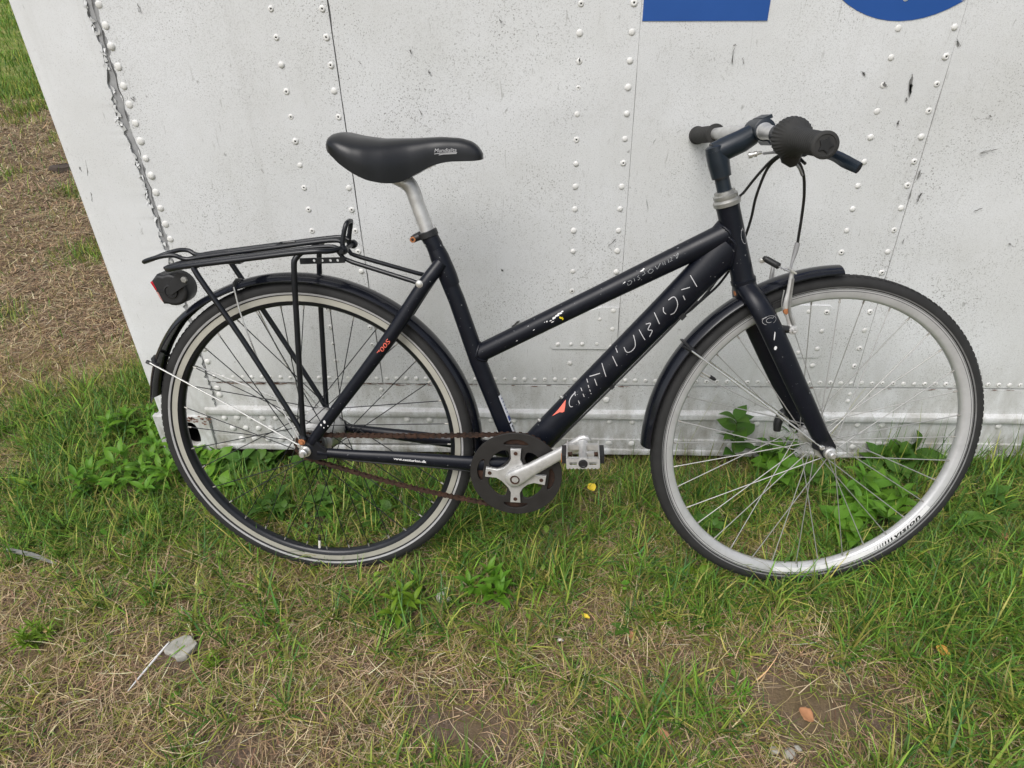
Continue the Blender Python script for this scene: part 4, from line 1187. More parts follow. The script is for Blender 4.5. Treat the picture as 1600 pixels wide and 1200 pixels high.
ident = lambda g: g
rear, radd = build_wheel('rear_wheel', (0.0, 0.0), ident, BLACK, 0.3445, 0.0165, True,
    [('hub_shell', [(-0.052, 0.012), (-0.051, 0.046), (-0.045, 0.0485), (-0.032, 0.0475), (-0.024, 0.040), (-0.010, 0.036), (0.008, 0.036), (0.016, 0.040), (0.023, 0.041), (0.026, 0.034), (0.030, 0.020)], ALU),
     ('axle', [(-0.085, 0.0048), (0.088, 0.0048)], CHROME),
     ('axle_nut', [(0.067, 0.0118), (0.068, 0.0125), (0.071, 0.0125), (0.0715, 0.0090), (0.082, 0.0088), (0.0835, 0.0065), (0.089, 0.0050)], CHROME)],
    BLACK, STRIPE, 0.0042, 0.03, (0.021, 0.043), (0.038, 0.045))
rear['label'] = 'rear wheel with black spokes, cream brake track and reflective tyre stripe'
frontw, fadd = build_wheel('front_wheel', HUBF, st, RIMS, 0.3395, 0.0148, False,
    [('hub_shell', [(-0.040, 0.008), (-0.039, 0.0205), (-0.034, 0.0215), (-0.032, 0.0125), (0, 0.0105), (0.032, 0.0125), (0.034, 0.0215), (0.039, 0.0205), (0.040, 0.008)], ALU),
     ('axle', [(-0.072, 0.0048), (0.074, 0.0048)], CHROME),
     ('axle_nut', [(0.056, 0.0125), (0.057, 0.0128), (0.063, 0.0118), (0.0645, 0.0085), (0.072, 0.0078), (0.075, 0.0050)], CHROME)],
    SPOKE, STRIPED, 0.0022, 0.06, (0.036, 0.036), (0.019, 0.019))
frontw['label'] = 'front wheel with silver rim and silver spokes'
# valves
def valve(add, c, ang, mat):
    a = ang; T = Vector((math.cos(a), 0, math.sin(a)))
    p = V(c[0] + 0.2925 * math.cos(a), 0, c[1] + 0.2925 * math.sin(a))
    add('valve', latheg(p, -T, [(-0.004, 0.0032), (0.018, 0.0032), (0.0185, 0.0025), (0.024, 0.0025)], 10), mat)
    add('valve_cap', latheg(p - T * 0.020, -T, [(0, 0.0036), (0.010, 0.0036), (0.014, 0.0022)], 10), PLASTIC)
valve(radd, (0, 0), math.radians(263), SHELL)
valve(fadd, HUBF, math.radians(147), CHROME)
# white rim label with print on the front rim
def on_rim(g, a0, n=0.0119, r0=0.3108):
    """u runs along the rim counter-clockwise from angle a0, v towards the hub"""
    return [V(HUBF[0] + (r0 - v.y) * math.cos(a0 + v.x / r0), n + v.z, HUBF[1] + (r0 - v.y) * math.sin(a0 + v.x / r0)) for v in g[0]], g[1]
lab = fadd('rim_label', revolve(HUBF, [(0.2988, 0.0104), (0.3038, 0.01140), (0.3092, 0.01160)], 40, math.radians(258), math.radians(328)), WHITE)
g = textg('v\u0131s\u0131on', 0.0140, 0.30, 'LEFT', 1.05, 2, 0.0004)
w = max(v.x for v in g[0]); g = ([Vector((v.x * 0.072 / w, v.y * 1.02 - 0.0032, 0)) for v in g[0]], g[1])
bars = merge([([Vector((x, -0.003, 0)), Vector((x + wd, -0.003, 0)), Vector((x + wd + 0.0025, 0.0045, 0)), Vector((x + 0.0025, 0.0045, 0))], [(0, 1, 2, 3)]) for x, wd in ((-0.046, 0.0006), (-0.040, 0.0012), (-0.034, 0.0018), (-0.028, 0.0024), (-0.0215, 0.003), (-0.0145, 0.0034), (-0.007, 0.0036))])
tx = on_rim(merge([g, bars]), math.radians(309.5), 0.0124, 0.3046)
fadd('rim_lettering', tx, PLASTIC, 180)
# quick-release lever on the far side of the fork
sp_('quick_release_lever', tubeg(spline([V(1.0462, -0.060, 0.0), V(1.046, -0.078, 0.004), V(1.034, -0.084, 0.022), V(1.016, -0.084, 0.028), V(1.003, -0.082, 0.010), V(1.001, -0.080, -0.012)], 5), [0.0095, 0.0125, 0.0125, 0.0115, 0.0095, 0.0075], 12), PLASTIC, frontw)

# ---- mudguards
def mudguard(name, c, xf, a0, a1, rfun, w, mat, segs):
    prof = [(-0.006, -w), (-0.0035, -w), (0.0015, -w * 0.82), (0.0055, -w * 0.52), (0.0072, -w * 0.26), (0.0078, 0), (0.0072, w * 0.26), (0.0055, w * 0.52), (0.0015, w * 0.82), (-0.0035, w), (-0.006, w), (-0.005, w * 0.90), (-0.0005, w * 0.76), (0.0037, 0), (-0.0005, -w * 0.76), (-0.005, -w * 0.90), (-0.006, -w)]
    g = revolve(c, prof, segs, a0, a1, rfun)
    m = len(prof)
    g[1].append(tuple(range(m - 1))); g[1].append(tuple(len(g[0]) - m + k for k in range(m - 2, -1, -1)))
    return bp(name, xf(g), mat, None, 35)
rf_a = np.radians([-20, 0, 30, 60, 90, 115, 135, 150, 166])
rf_r = np.array([0.356, 0.355, 0.3515, 0.351, 0.3515, 0.3545, 0.3640, 0.3635, 0.3595])
fend_r = mudguard('mudguard', (0, 0), ident, math.radians(-14), math.radians(166), lambda a: float(np.interp(a, rf_a, rf_r)), 0.0245, GLOSS, 84)
fend_r['label'] = 'glossy black rear mudguard'
fend_f = mudguard('mudguard', HUBF, st, math.radians(90), math.radians(178.5), lambda a: float(np.interp(a, np.radians([90, 120, 150, 180]), [0.3500, 0.3510, 0.3530, 0.3520])), 0.0240, GLOSS, 48)
fend_f['label'] = 'glossy black front mudguard'
for s in (1, -1):
    bp('mudguard_stay', tubeg(spline([V(-0.1075, 0.030 * s, 0.3385), V(-0.0985, 0.036 * s, 0.27), V(-0.060, 0.050 * s, 0.135), V(-0.0060, 0.068 * s, 0.0195)], 4), 0.0016, 8), CHROME, fend_r)
    bp('mudguard_stay', tubeg([V(-0.3220, 0.028 * s, 0.1790), V(-0.16, 0.048 * s, 0.0950), V(-0.0100, 0.068 * s, 0.0120)], 0.0018, 8), CHROME, fend_r)
    sp_('mudguard_stay', tubeg([V(0.766, 0.028 * s, 0.214), V(0.90, 0.044 * s, 0.1130), V(1.0280, 0.058 * s, 0.0130)], 0.0018, 8), CHROME, fend_f)
    bp('stay_bolt', latheg(V(-0.0085, 0.066 * s, 0.0135), NN * s, [(0, 0.0055), (0.006, 0.0055), (0.0065, 0.004), (0.009, 0.0035)], 10), CHROME, fend_r)
    sp_('stay_bolt', latheg(V(1.029, 0.057 * s, 0.0125), NN * s, [(0, 0.0050), (0.004, 0.0050), (0.0045, 0.0035), (0.006, 0.003)], 10), CHROME, fend_f)
def bridge(c, ang, r, w, xf, fn, par, lift=0.0):
    a = math.radians(ang); Rd = Vector((math.cos(a), 0, math.sin(a)))
    pts = [V(c[0] + rr_ * math.cos(a), n, c[1] + rr_ * math.sin(a)) for rr_, n in ((r - 0.012, -w), (r - 0.003, -w), (r + 0.0065, -w * 0.55), (r + 0.0095, 0), (r + 0.0065, w * 0.55), (r - 0.003, w), (r - 0.012, w))]
    return bp(fn, xf(tubeg(pts, [0.0022] * 7, 8, [0.005] * 7, Rd)), PLASTIC, par)
bridge((0, 0), 108, 0.3535, 0.0262, ident, 'stay_bridge', fend_r)
bridge((0, 0), 150.5, 0.3635, 0.0262, ident, 'stay_bridge', fend_r)
bridge(HUBF, 142.0, 0.3525, 0.0258, st, 'stay_bridge', fend_f)
sp_('stay_tip', tubeg([V(0.776, 0.026, 0.207), V(0.752, 0.030, 0.222)], [0.0032, 0.0026], 8), PLASTIC, fend_f)
bp('mudguard_spacer', tubeg([V(-0.318, 0.012, 0.166), V(-0.340, 0.012, 0.176)], 0.004, 8), PLASTIC, fend_r)

# ---- chainset
crank = empty('chainset', (0, 0, 0), bike)
cx, cz = BB
AR = [math.radians(q) for q in (88, 172, 268, 352)]
splines = [circ(0, 0, 0.0945, 72)]
for q in AR:                                    # long slots over the arm ends
    s = []
    for k in range(22):
        t = 2 * math.pi * k / 22
        r = 0.0745 + 0.0070 * math.sin(t); a = q + 0.36 * math.cos(t) * (1 - 0.12 * math.sin(t))
        s.append((r * math.cos(a), r * math.sin(a)))
    splines.append(s)
for q in AR:                                    # windows between the arms
    q += math.radians(45)
    s = []
    for k in range(28):
        t = 2 * math.pi * k / 28
        c_, s_ = math.cos(t), math.sin(t)
        r = 0.0480 + 0.0150 * math.copysign(abs(s_) ** 0.7, s_); a = q + (0.50 + 0.06 * s_) * math.copysign(abs(c_) ** 0.7, c_)
        s.append((r * math.cos(a), r * math.sin(a)))
    splines.append(s)
splines.append(circ(0, 0, 0.022, 24))
v2, f2 = curve2d(splines, 0.0012, 0.0008, 2)
bp('chain_guard', ([V(cx + a, 0.052 + c, cz + b) for a, b, c in v2], f2), GUARD, crank)
sp2 = [[((0.0905 if k % 4 < 2 else 0.0855) * math.cos(2 * math.pi * k / 184), (0.0905 if k % 4 < 2 else 0.0855) * math.sin(2 * math.pi * k / 184)) for k in range(184)], circ(0, 0, 0.0655, 48)]
v2, f2 = curve2d(sp2, 0.001, 0.0)
bp('chainring', ([V(cx + a, 0.0440 + c, cz + b) for a, b, c in v2], f2), RUST, crank)
# spider
spd = []
for i, q in enumerate(AR):
    for da, r in ((-0.50, 0.030), (-0.21, 0.040), (-0.155, 0.0620), (0.155, 0.0620), (0.21, 0.040), (0.50, 0.030)):
        spd.append((r * math.cos(q + da), r * math.sin(q + da)))
v2, f2 = curve2d([spd], 0.0025, 0.0012, 2)
bp('spider', ([V(cx + a, 0.0585 + c, cz + b) for a, b, c in v2], f2), ALU, crank)
for q in AR:
    bp('spider_bolt', latheg(V(cx + 0.0535 * math.cos(q), 0.0615, cz + 0.0535 * math.sin(q)), NN, [(0, 0.0042), (0.0018, 0.0040), (0.002, 0.0022), (0.001, 0.002)], 12), RUST, crank)
def crank_arm(s, tip):
    base = Vector((cx, cz)); T = Vector(tip) - base
    vs, fs = [], []
    d = T.normalized(); nn_ = Vector((-d.y, d.x)); L = T.length
    prof = [(-0.020, 0.006, 0.0035), (-0.017, 0.0145, 0.0060), (-0.004, 0.0195, 0.0085), (0.012, 0.0185, 0.0085), (0.04, 0.0142, 0.0078), (0.10, 0.0125, 0.0072), (L - 0.014, 0.0132, 0.0070), (L, 0.0150, 0.0068), (L + 0.010, 0.0118, 0.0062), (L + 0.0155, 0.005, 0.0040)]
    for t, h, th in prof:
        n0 = (0.067 + 0.010 * max(0, t) / L) * s
        c = base + d * t
        for k in range(16):
            a = 2 * math.pi * k / 16
            ca, sa = math.cos(a), math.sin(a)
            u = h * math.copysign(abs(ca) ** 0.7, ca); w_ = th * math.copysign(abs(sa) ** 0.7, sa)
            vs.append(V(c.x + nn_.x * u, n0 + w_, c.y + nn_.y * u))
    for i in range(len(prof) - 1):
        for k in range(16):
            l = (k + 1) % 16
            fs.append((i * 16 + k, i * 16 + l, (i + 1) * 16 + l, (i + 1) * 16 + k))
    fs.append(tuple(range(15, -1, -1))); fs.append(tuple((len(prof) - 1) * 16 + k for k in range(16)))
    return bp('crank_arm', (vs, fs), ALU, crank, 60)
TIP = (0.5725, 0.0350)
TIPL = (2 * cx - TIP[0], 2 * cz - TIP[1])
crank_arm(1, TIP); crank_arm(-1, TIPL)
bp('crank_bolt', latheg(V(cx, 0.0745, cz), NN, [(0, 0.0105), (0.0016, 0.0100), (0.0018, 0.0072), (-0.0005, 0.0066)], 18), RUST, crank)
bp('bottom_bracket_cup', latheg(V(cx, 0.0355, cz), NN, [(0, 0.020), (0.006, 0.020), (0.0065, 0.013), (0.022, 0.012)], 22), ALUD, crank)

def pedal(s, tip, tilt):
    pd = empty('pedal', (0, 0, 0), bike)
    tx, tz = tip
    ca, sa = math.cos(tilt), math.sin(tilt)
    def W(x, n, z): return V(tx + x * ca - z * sa, n * s, tz + x * sa + z * ca)
    bx = lambda x0, x1, n0, n1, z0, z1: ([W(x, n, z) for x in (x0, x1) for n in (n0, n1) for z in (z0, z1)], [(0, 1, 3, 2), (4, 6, 7, 5), (0, 4, 5, 1), (2, 3, 7, 6), (0, 2, 6, 4), (1, 5, 7, 3)])
    # body: axle barrel with waisted arms to the cage
    vs, fs = latheg(W(0, 0.083, 0), W(0, 1, 0) - W(0, 0, 0), [(0, 0.006), (0.001, 0.0105), (0.008, 0.0110), (0.012, 0.0080), (0.04, 0.0075), (0.066, 0.0085), (0.070, 0.0115), (0.082, 0.0115), (0.0825, 0.009)], 18)
    bp('pedal_body', merge([(vs, fs), bx(-0.029, 0.029, 0.094, 0.101, -0.0055, 0.0055), bx(-0.027, 0.027, 0.150, 0.156, -0.006, 0.006)]), ALU, pd)
    # toothed cage: outer and inner plates, two side bars
    n_t = 9
    def plate(n0, n1, half, h):
        up_, lo_ = [], []
        for k in range(n_t * 4 + 1):
            x = -half + 2 * half * k / (n_t * 4)
            tooth = 0.0018 if k % 4 in (1, 2) else 0.0
            up_.append((x, h + tooth)); lo_.append((x, -h - tooth))
        hole1 = [(-half + 0.006, -0.0035), (-0.010, -0.0035), (-0.010, 0.0035), (-half + 0.006, 0.0035)]
        hole2 = [(0.010, -0.0035), (half - 0.006, -0.0035), (half - 0.006, 0.0035), (0.010, 0.0035)]
        v2, f2 = curve2d([up_ + lo_[::-1], hole1, hole2], (n1 - n0) / 2, 0.0)
        return [W(a, (n0 + n1) / 2 + c, b) for a, b, c in v2], f2
    bp('pedal_cage', merge([plate(0.1635, 0.1660, 0.0305, 0.0095), bx(-0.0310, -0.0287, 0.090, 0.1640, -0.0085, 0.0085), bx(0.0287, 0.0310, 0.090, 0.1640, -0.0085, 0.0085)]), ALU, pd, 30)
    bp('pedal_cap', latheg(W(0, 0.1655, 0), W(0, 1, 0) - W(0, 0, 0), [(0, 0.0088), (0.002, 0.0085), (0.0025, 0.006), (0.0015, 0.005)], 16), PLASTIC, pd)
    for x in (-0.0355, 0.0355):
        bp('pedal_reflector', bx(x - 0.0042, x + 0.0042, 0.108, 0.150, -0.0085, 0.0085), PLASTIC, pd)
    bp('amber_insert', bx(-0.0405, -0.0398, 0.135, 0.150, -0.006, 0.006), AMBER, pd)
    for x in (-0.024, 0.0245):
        bp('rusty_nut', latheg(W(x, 0.128, 0), W(1, 0, 0) - W(0, 0, 0), [(-0.004, 0.0035), (0.0035, 0.0042), (0.004, 0.002)], 8), RUST, pd)
    bp('pedal_tab', bx(0.006, 0.021, 0.124, 0.133, -0.004, 0.004), ALU, pd)
    return pd
pedal(1, TIP, 0.02); pedal(-1, TIPL, 0.1)

# ---- chain and sprocket
RS, RC = 0.0285, 0.0880
hub0 = Vector((0.0, -0.003)); bb0 = Vector(BB)
path = []
def tang(c0, r0, c1, r1, side):
    d = c1 - c0; L = d.length; a = math.atan2(d.y, d.x)
    b = math.acos((r0 - r1) / L)
    q = a + side * b
    return c0 + Vector((math.cos(q), math.sin(q))) * r0, c1 + Vector((math.cos(q), math.sin(q))) * r1, q
p0, p1, q_up = tang(hub0, RS, bb0, RC, 1)
p3, p2, q_lo = tang(hub0, RS, bb0, RC, -1)
up_run = [p0.lerp(p1, k / 20) - Vector((0, 0.003 * math.sin(math.pi * k / 20))) for k in range(21)]
a0, a1 = q_up, q_lo
arc_f = [bb0 + Vector((math.cos(a0 + (a1 - a0) * k / 30), math.sin(a0 + (a1 - a0) * k / 30))) * RC for k in range(1, 30)]
lo_run = [p2.lerp(p3, k / 20) - Vector((0, 0.010 * math.sin(math.pi * k / 20))) for k in range(21)]
arc_r = [hub0 + Vector((math.cos(a1 - (2 * math.pi - (a0 - a1)) * k / 16), math.sin(a1 - (2 * math.pi - (a0 - a1)) * k / 16))) * RS for k in range(1, 16)]
loop = up_run + arc_f + lo_run + arc_r
cum = [0]
for i in range(len(loop)): cum.append(cum[-1] + (loop[(i + 1) % len(loop)] - loop[i]).length)
NL = int(cum[-1] / 0.0127) // 2 * 2
def at_len(s):
    s %= cum[-1]
    i = max(0, np.searchsorted(cum, s) - 1)
    t = (s - cum[i]) / max(1e-9, cum[i + 1] - cum[i])
    return loop[i].lerp(loop[(i + 1) % len(loop)], t)
parts = []
for k in range(NL):
    a_ = at_len(cum[-1] * k / NL); b_ = at_len(cum[-1] * (k + 1) / NL)
    d = (b_ - a_); L = d.length; d.normalize(); nn_ = Vector((-d.y, d.x))
    X = Vector((d.x, 0, d.y)); Z = Vector((nn_.x, 0, nn_.y))
    gap = 0.0036 if k % 2 else 0.0024
    for s in (1, -1):
        c = (a_ + b_) / 2
        parts.append(boxg(V(c.x, 0.0440 + gap * s, c.y), L * 0.62, 0.0010, 0.0062, (X, NY, Z)))
        for e_ in (a_, b_):
            parts.append(boxg(V(e_.x, 0.0440 + gap * s, e_.y), 0.0062, 0.0012, 0.0088, (X, NY, Z)))
    parts.append(boxg(V(a_.x, 0.0440, a_.y), 0.0060, 0.0078, 0.0060, (X, NY, Z)))
chain = bp('chain', merge(parts), RUST, None, 30)
sp3 = [[((0.031 if k % 4 < 2 else 0.0265) * math.cos(2 * math.pi * k / 64), (0.031 if k % 4 < 2 else 0.0265) * math.sin(2 * math.pi * k / 64)) for k in range(64)]]
v2, f2 = curve2d(sp3, 0.001, 0.0)
bp('sprocket', ([V(a, 0.0440 + c, b - 0.003) for a, b, c in v2], f2), RUST, rear)
bp('sprocket_cover', latheg(V(0, 0.030, 0), NN, [(0, 0.034), (0.003, 0.0345), (0.006, 0.032), (0.0065, 0.024), (0.010, 0.022)], 24), ALUD, rear)
bp('lock_nut', latheg(V(0, 0.048, 0), NN, [(0, 0.014), (0.006, 0.014), (0.0065, 0.0095), (0.012, 0.009)], 12), RUST, rear)
# coaster brake arm along the far chain stay
bp('brake_arm', tubeg([V(0.0, -0.060, -0.004), V(0.08, -0.063, -0.026), V(0.13, -0.062, -0.032)], [0.012, 0.009, 0.008], 10, [0.002, 0.002, 0.002]), ALUD, rear)
bp('brake_arm_clip', latheg(V(0.125, -0.052, -0.030), NY, [(0, 0.007), (0.018, 0.007), (0.019, 0.005)], 10), CHROME, rear)

# ---- luggage rack
rack = empty('luggage_rack', (0, 0, 0), bike)
zr = lambda x: 0.4000 + 0.104 * (x + 0.06)
loop_p = [V(0.119, 0.030, 0.4105), V(0.103, 0.052, 0.4105), V(0.080, 0.063, zr(0.08) - 0.002), V(0.03, 0.065, zr(0.03)), V(-0.06, 0.065, zr(-0.06)), V(-0.13, 0.065, zr(-0.13)), V(-0.19, 0.060, zr(-0.19) - 0.001), V(-0.226, 0.042, 0.3775), V(-0.243, 0.015, 0.3745)]
loop_p += [Vector((p.x, -p.y, p.z)) for p in loop_p[::-1]]
bp('rack_rail', tubeg(spline(loop_p, 5), 0.0052, 12), BLACK, rack)
for s in (1, -1):
    bp('rack_rod', tubeg(spline([V(0.118, 0.034 * s, 0.411), V(0.08, 0.036 * s, zr(0.08) + 0.001), V(-0.10, 0.036 * s, zr(-0.10) + 0.001), V(-0.21, 0.036 * s, zr(-0.21) + 0.0005), V(-0.240, 0.030 * s, 0.3770)], 5), 0.0040, 10), BLACK, rack)
sl = [V(0.120, 0.016, 0.418), V(0.095, 0.017, zr(0.095) + 0.0075), V(-0.02, 0.018, zr(-0.02) + 0.0075), V(-0.155, 0.019, zr(-0.155) + 0.007), V(-0.188, 0.020, zr(-0.188) + 0.006), V(-0.203, 0.022, 0.3935), V(-0.218, 0.025, 0.4005), V(-0.240, 0.029, 0.4005), V(-0.270, 0.028, 0.3935), V(-0.289, 0.016, 0.3870)]
sl += [Vector((p.x, -p.y, p.z)) for p in sl[::-1]]
bp('spring_clamp', tubeg(spline(sl, 5), 0.0045, 12), BLACK, rack)
bp('spring_hook', tubeg(spline([V(-0.115, 0.010, zr(-0.115) + 0.010), V(-0.05, 0.006, zr(-0.05) + 0.009), V(-0.020, 0.004, zr(-0.02) + 0.010), V(-0.014, -0.008, zr(-0.01) + 0.011), V(0.012, -0.012, zr(0.01) + 0.010)], 5), 0.0022, 8), BLACK, rack)
bp('spring_tension_loop', tubeg(spline([V(0.1165, 0.020, 0.4080), V(0.1200, 0.019, 0.4280), V(0.1260, 0.017, 0.4480), V(0.1290, 0.010, 0.4555), V(0.1290, -0.010, 0.4555), V(0.1260, -0.017, 0.4480), V(0.1200, -0.019, 0.4280), V(0.1165, -0.020, 0.4080)], 5), 0.0046, 12), BLACK, rack)
bp('spring_coil', merge([latheg(V(0.1215, n - 0.006, 0.4075), NY * -1, [(0, 0.007), (0.002, 0.0085), (0.010, 0.0085), (0.012, 0.007)], 12) for n in (-0.030, 0.028)] + [tubeg([V(0.1215, 0.045, 0.4075), V(0.1215, -0.045, 0.4075)], 0.004, 10)]), BLACK, rack)
for s in (1, -1):
    bp('rack_leg', tubeg(spline([V(-0.160, 0.062 * s, zr(-0.16)), V(-0.156, 0.064 * s, 0.370), V(-0.092, 0.064 * s, 0.2424), V(-0.008, 0.068 * s, 0.0600), V(-0.002, 0.070 * s, 0.0300)], 4), [0.0052, 0.0055, 0.0055, 0.0055, 0.0065], 12), BLACK, rack)
    bp('rack_leg', tubeg(spline([V(0.055, 0.058 * s, zr(0.055)), V(0.041, 0.064 * s, 0.4000), V(0.0355, 0.066 * s, 0.380), V(0.0245, 0.065 * s, 0.2812), V(0.004, 0.069 * s, 0.0600), V(0.002, 0.070 * s, 0.0280)], 4), [0.0050, 0.0055, 0.0055, 0.0055, 0.0055, 0.0065], 12), BLACK, rack)
    bp('rack_strut', tubeg([V(0.108, 0.024 * s, 0.4050), V(0.1180, 0.022 * s, 0.3900), V(0.1350, 0.024 * s, 0.3830), V(0.2480, 0.030 * s, 0.3475), V(0.2600, 0.034 * s, 0.3440)], [0.0040, 0.0042, 0.0044, 0.0044, 0.0040], 10), BLACK, rack)
    bp('strut_bolt', latheg(V(0.2635, 0.036 * s, 0.3435), NN * s, [(0, 0.0070), (0.004, 0.0070), (0.0045, 0.0045), (0.007, 0.0042), (0.0075, 0.002)], 12), CHROME, rack)
    if s < 0: continue
    hol = [circ(x, 0.3885, 0.0027, 10) for x in (0.062, 0.078, 0.094, 0.108)]
    v2, f2 = curve2d([[(0.034, 0.3820), (0.122, 0.3835), (0.122, 0.3945), (0.034, 0.3935)]] + hol, 0.0010, 0.0)
    bp('strut_plate', ([V(a, 0.030 * s + c, b) for a, b, c in v2], f2), BLACK, rack)
bp('leg_bolt', latheg(V(-0.001, 0.073, 0.0245), NN, [(0, 0.0072), (0.004, 0.0072), (0.0045, 0.0045), (0.0075, 0.004)], 10), ORUST, rack)
for x_ in (0.05, -0.155): bp('rack_bridge', tubeg([V(x_, 0.064, zr(x_) - 0.003), V(x_, -0.064, zr(x_) - 0.003)], 0.004, 8), BLACK, rack)
bp('bridge_plate', boxg(V(-0.085, 0, zr(-0.085) - 0.006), 0.03, 0.12, 0.003), BLACK, rack)

# ---- tail lamp under the rack
lamp = empty('tail_lamp', (0, 0, 0), bike)
body = [(-0.2745, 0.3480), (-0.2660, 0.3565)] + [(-0.2430 + 0.0265 * math.cos(t_), 0.3310 + 0.0265 * math.sin(t_)) for t_ in np.linspace(math.radians(118), math.radians(-118), 18)] + [(-0.2625, 0.3080)]
v2, f2 = curve2d([body], 0.016, 0.006, 4)
bp('lamp_body', ([V(a, c, b) for a, b, c in v2], f2), PLASTIC, lamp, 50)
v2, f2 = curve2d([[(-0.2835, 0.3450), (-0.2765, 0.3490), (-0.2700, 0.3290), (-0.2765, 0.3290)]], 0.0150, 0.0030, 3)
bp('lamp_lens', ([V(a, c, b) for a, b, c in v2], f2), RED, lamp)
v2, f2 = curve2d([[(-0.2765, 0.3285), (-0.2690, 0.3285), (-0.2600, 0.3060), (-0.2660, 0.3050), (-0.2715, 0.3130)]], 0.0150, 0.0030, 3)
bp('lamp_reflector', ([V(a, c, b) for a, b, c in v2], f2), PINKL, lamp)
bp('lamp_boss', merge([latheg(V(-0.2440, 0.0215, 0.3290), NN, [(0, 0.0145), (0.004, 0.0140), (0.0045, 0.011), (0.003, 0.010)], 20), boxg(V(-0.263, 0.0230, 0.3305), 0.020, 0.003, 0.0035)]), PLASTIC, lamp)
bp('lamp_screw', latheg(V(-0.2440, 0.0255, 0.3300), NN, [(0, 0.0045), (0.003, 0.0042), (0.0035, 0.002)], 10), ALUD, lamp)
v2, f2 = curve2d([[(-0.250, 0.3270), (-0.2405, 0.3235), (-0.2030, 0.3450), (-0.2010, 0.3660), (-0.2180, 0.3680), (-0.2400, 0.3450)]], 0.0012, 0.0004, 1)
bp('lamp_bracket', ([V(a, 0.0275 + c, b) for a, b, c in v2], f2), PLASTIC, lamp)
bp('bracket_bolt', latheg(V(-0.2060, 0.0285, 0.3545), NN, [(0, 0.0065), (0.004, 0.0062), (0.0045, 0.003)], 6), ALUD, lamp)

# ---- front brake
brake = empty('front_brake', (0, 0, 0), bike)
def barm(pts, w, n, mat=ALUD):
    return tubeg(spline([V(x, n, z) for x, z in pts], 4), w, 10, [0.0035] * len(w))
for s in (1, -1):
    dx = -0.142 * 0.040 * s * 0
    arm = [(0.9500, 0.2500), (0.9460, 0.2680), (0.9350, 0.2920), (0.9370, 0.3200), (0.9385, 0.3480), (0.9390, 0.3600)]
    sp_('brake_arm', barm(arm, [0.0075, 0.0080, 0.0062, 0.0048, 0.0042, 0.0036], 0.041 * s - 0.0), ALU, brake)
    sp_('arm_rib', barm([(0.9490, 0.2600), (0.9400, 0.2850), (0.9390, 0.3150), (0.9400, 0.3450)], [0.0025, 0.0028, 0.0024, 0.002], 0.0455 * s), ALUD, brake)
    sp_('brake_boss', tubeg([V(0.921, 0.045 * s, 0.252), V(0.943, 0.043 * s, 0.2500)], [0.0085, 0.0070], 12), PLASTIC, brake)
    sp_('pivot_bolt', latheg(V(0.950, 0.044 * s, 0.2500), NN * s, [(-0.008, 0.0075), (0.004, 0.0090), (0.006, 0.0085), (0.0065, 0.0050), (0.011, 0.0045), (0.0112, 0.0025), (0.009, 0.002)], 12), ALU, brake)
    sp_('brake_pad', boxg(V(0.928, 0.0185 * s, 0.2910), 0.048, 0.010, 0.010, (Vector((0.93, 0, 0.36)), NY, Vector((-0.36, 0, 0.93)))), RUBBER, brake)
    sp_('pad_bolt', latheg(V(0.9365, 0.036 * s, 0.2850), NN * s, [(-0.008, 0.003), (0.004, 0.003), (0.0045, 0.0066), (0.008, 0.0066), (0.0085, 0.004)], 12), ORUST if s > 0 else ALUD, brake)
    sp_('return_spring', tubeg(spline([V(0.944, 0.036 * s, 0.262), V(0.930, 0.034 * s, 0.292), V(0.931, 0.034 * s, 0.322)], 4), 0.0011, 6), CHROME, brake)
bp('cable_noodle', tubeg(spline([V(0.9562, 0.0, 0.4040), V(0.9530, 0.003, 0.3880), V(0.9475, 0.010, 0.3700), V(0.9410, 0.024, 0.3610), V(0.9330, 0.018, 0.3600)], 5), [0.0048, 0.0046, 0.0026, 0.0024, 0.0024], 10), GREYC, brake)
bp('noodle_holder', merge([boxg(V(0.9430, 0.030, 0.3600), 0.013, 0.022, 0.003, (Vector((0.8, 0, -0.5)), NY, Vector((0.5, 0, 0.8)))), tubeg([V(0.9400, 0.04, 0.3590), V(0.9250, 0.012, 0.3630)], 0.0016, 6)]), CHROME, brake)
bp('rubber_boot', latheg(V(0.9250, 0.012, 0.3640), V(0.904, -0.022, 0.3735) - V(0.925, 0.012, 0.364), [(0, 0.0040)] + [(0.002 + 0.0036 * k + d, 0.0062 - 0.001 * (d > 0.001)) for k in range(9) for d in (0.0, 0.0018)] + [(0.038, 0.0045), (0.0385, 0.002)], 14), PLASTIC, brake)
bp('anchor_bolt', latheg(V(0.9030, -0.028, 0.3680), NN, [(0, 0.0055), (0.008, 0.0055), (0.0085, 0.003), (0.011, 0.003)], 8), CHROME, brake)
bp('crown_bolt', latheg(V(0.858, 0.004, 0.314), Vector((-0.95, -0.2, -0.2)), [(-0.012, 0.010), (0.002, 0.0095), (0.0025, 0.006), (0.006, 0.0055), (0.0065, 0.003)], 12), ORUST, fork)

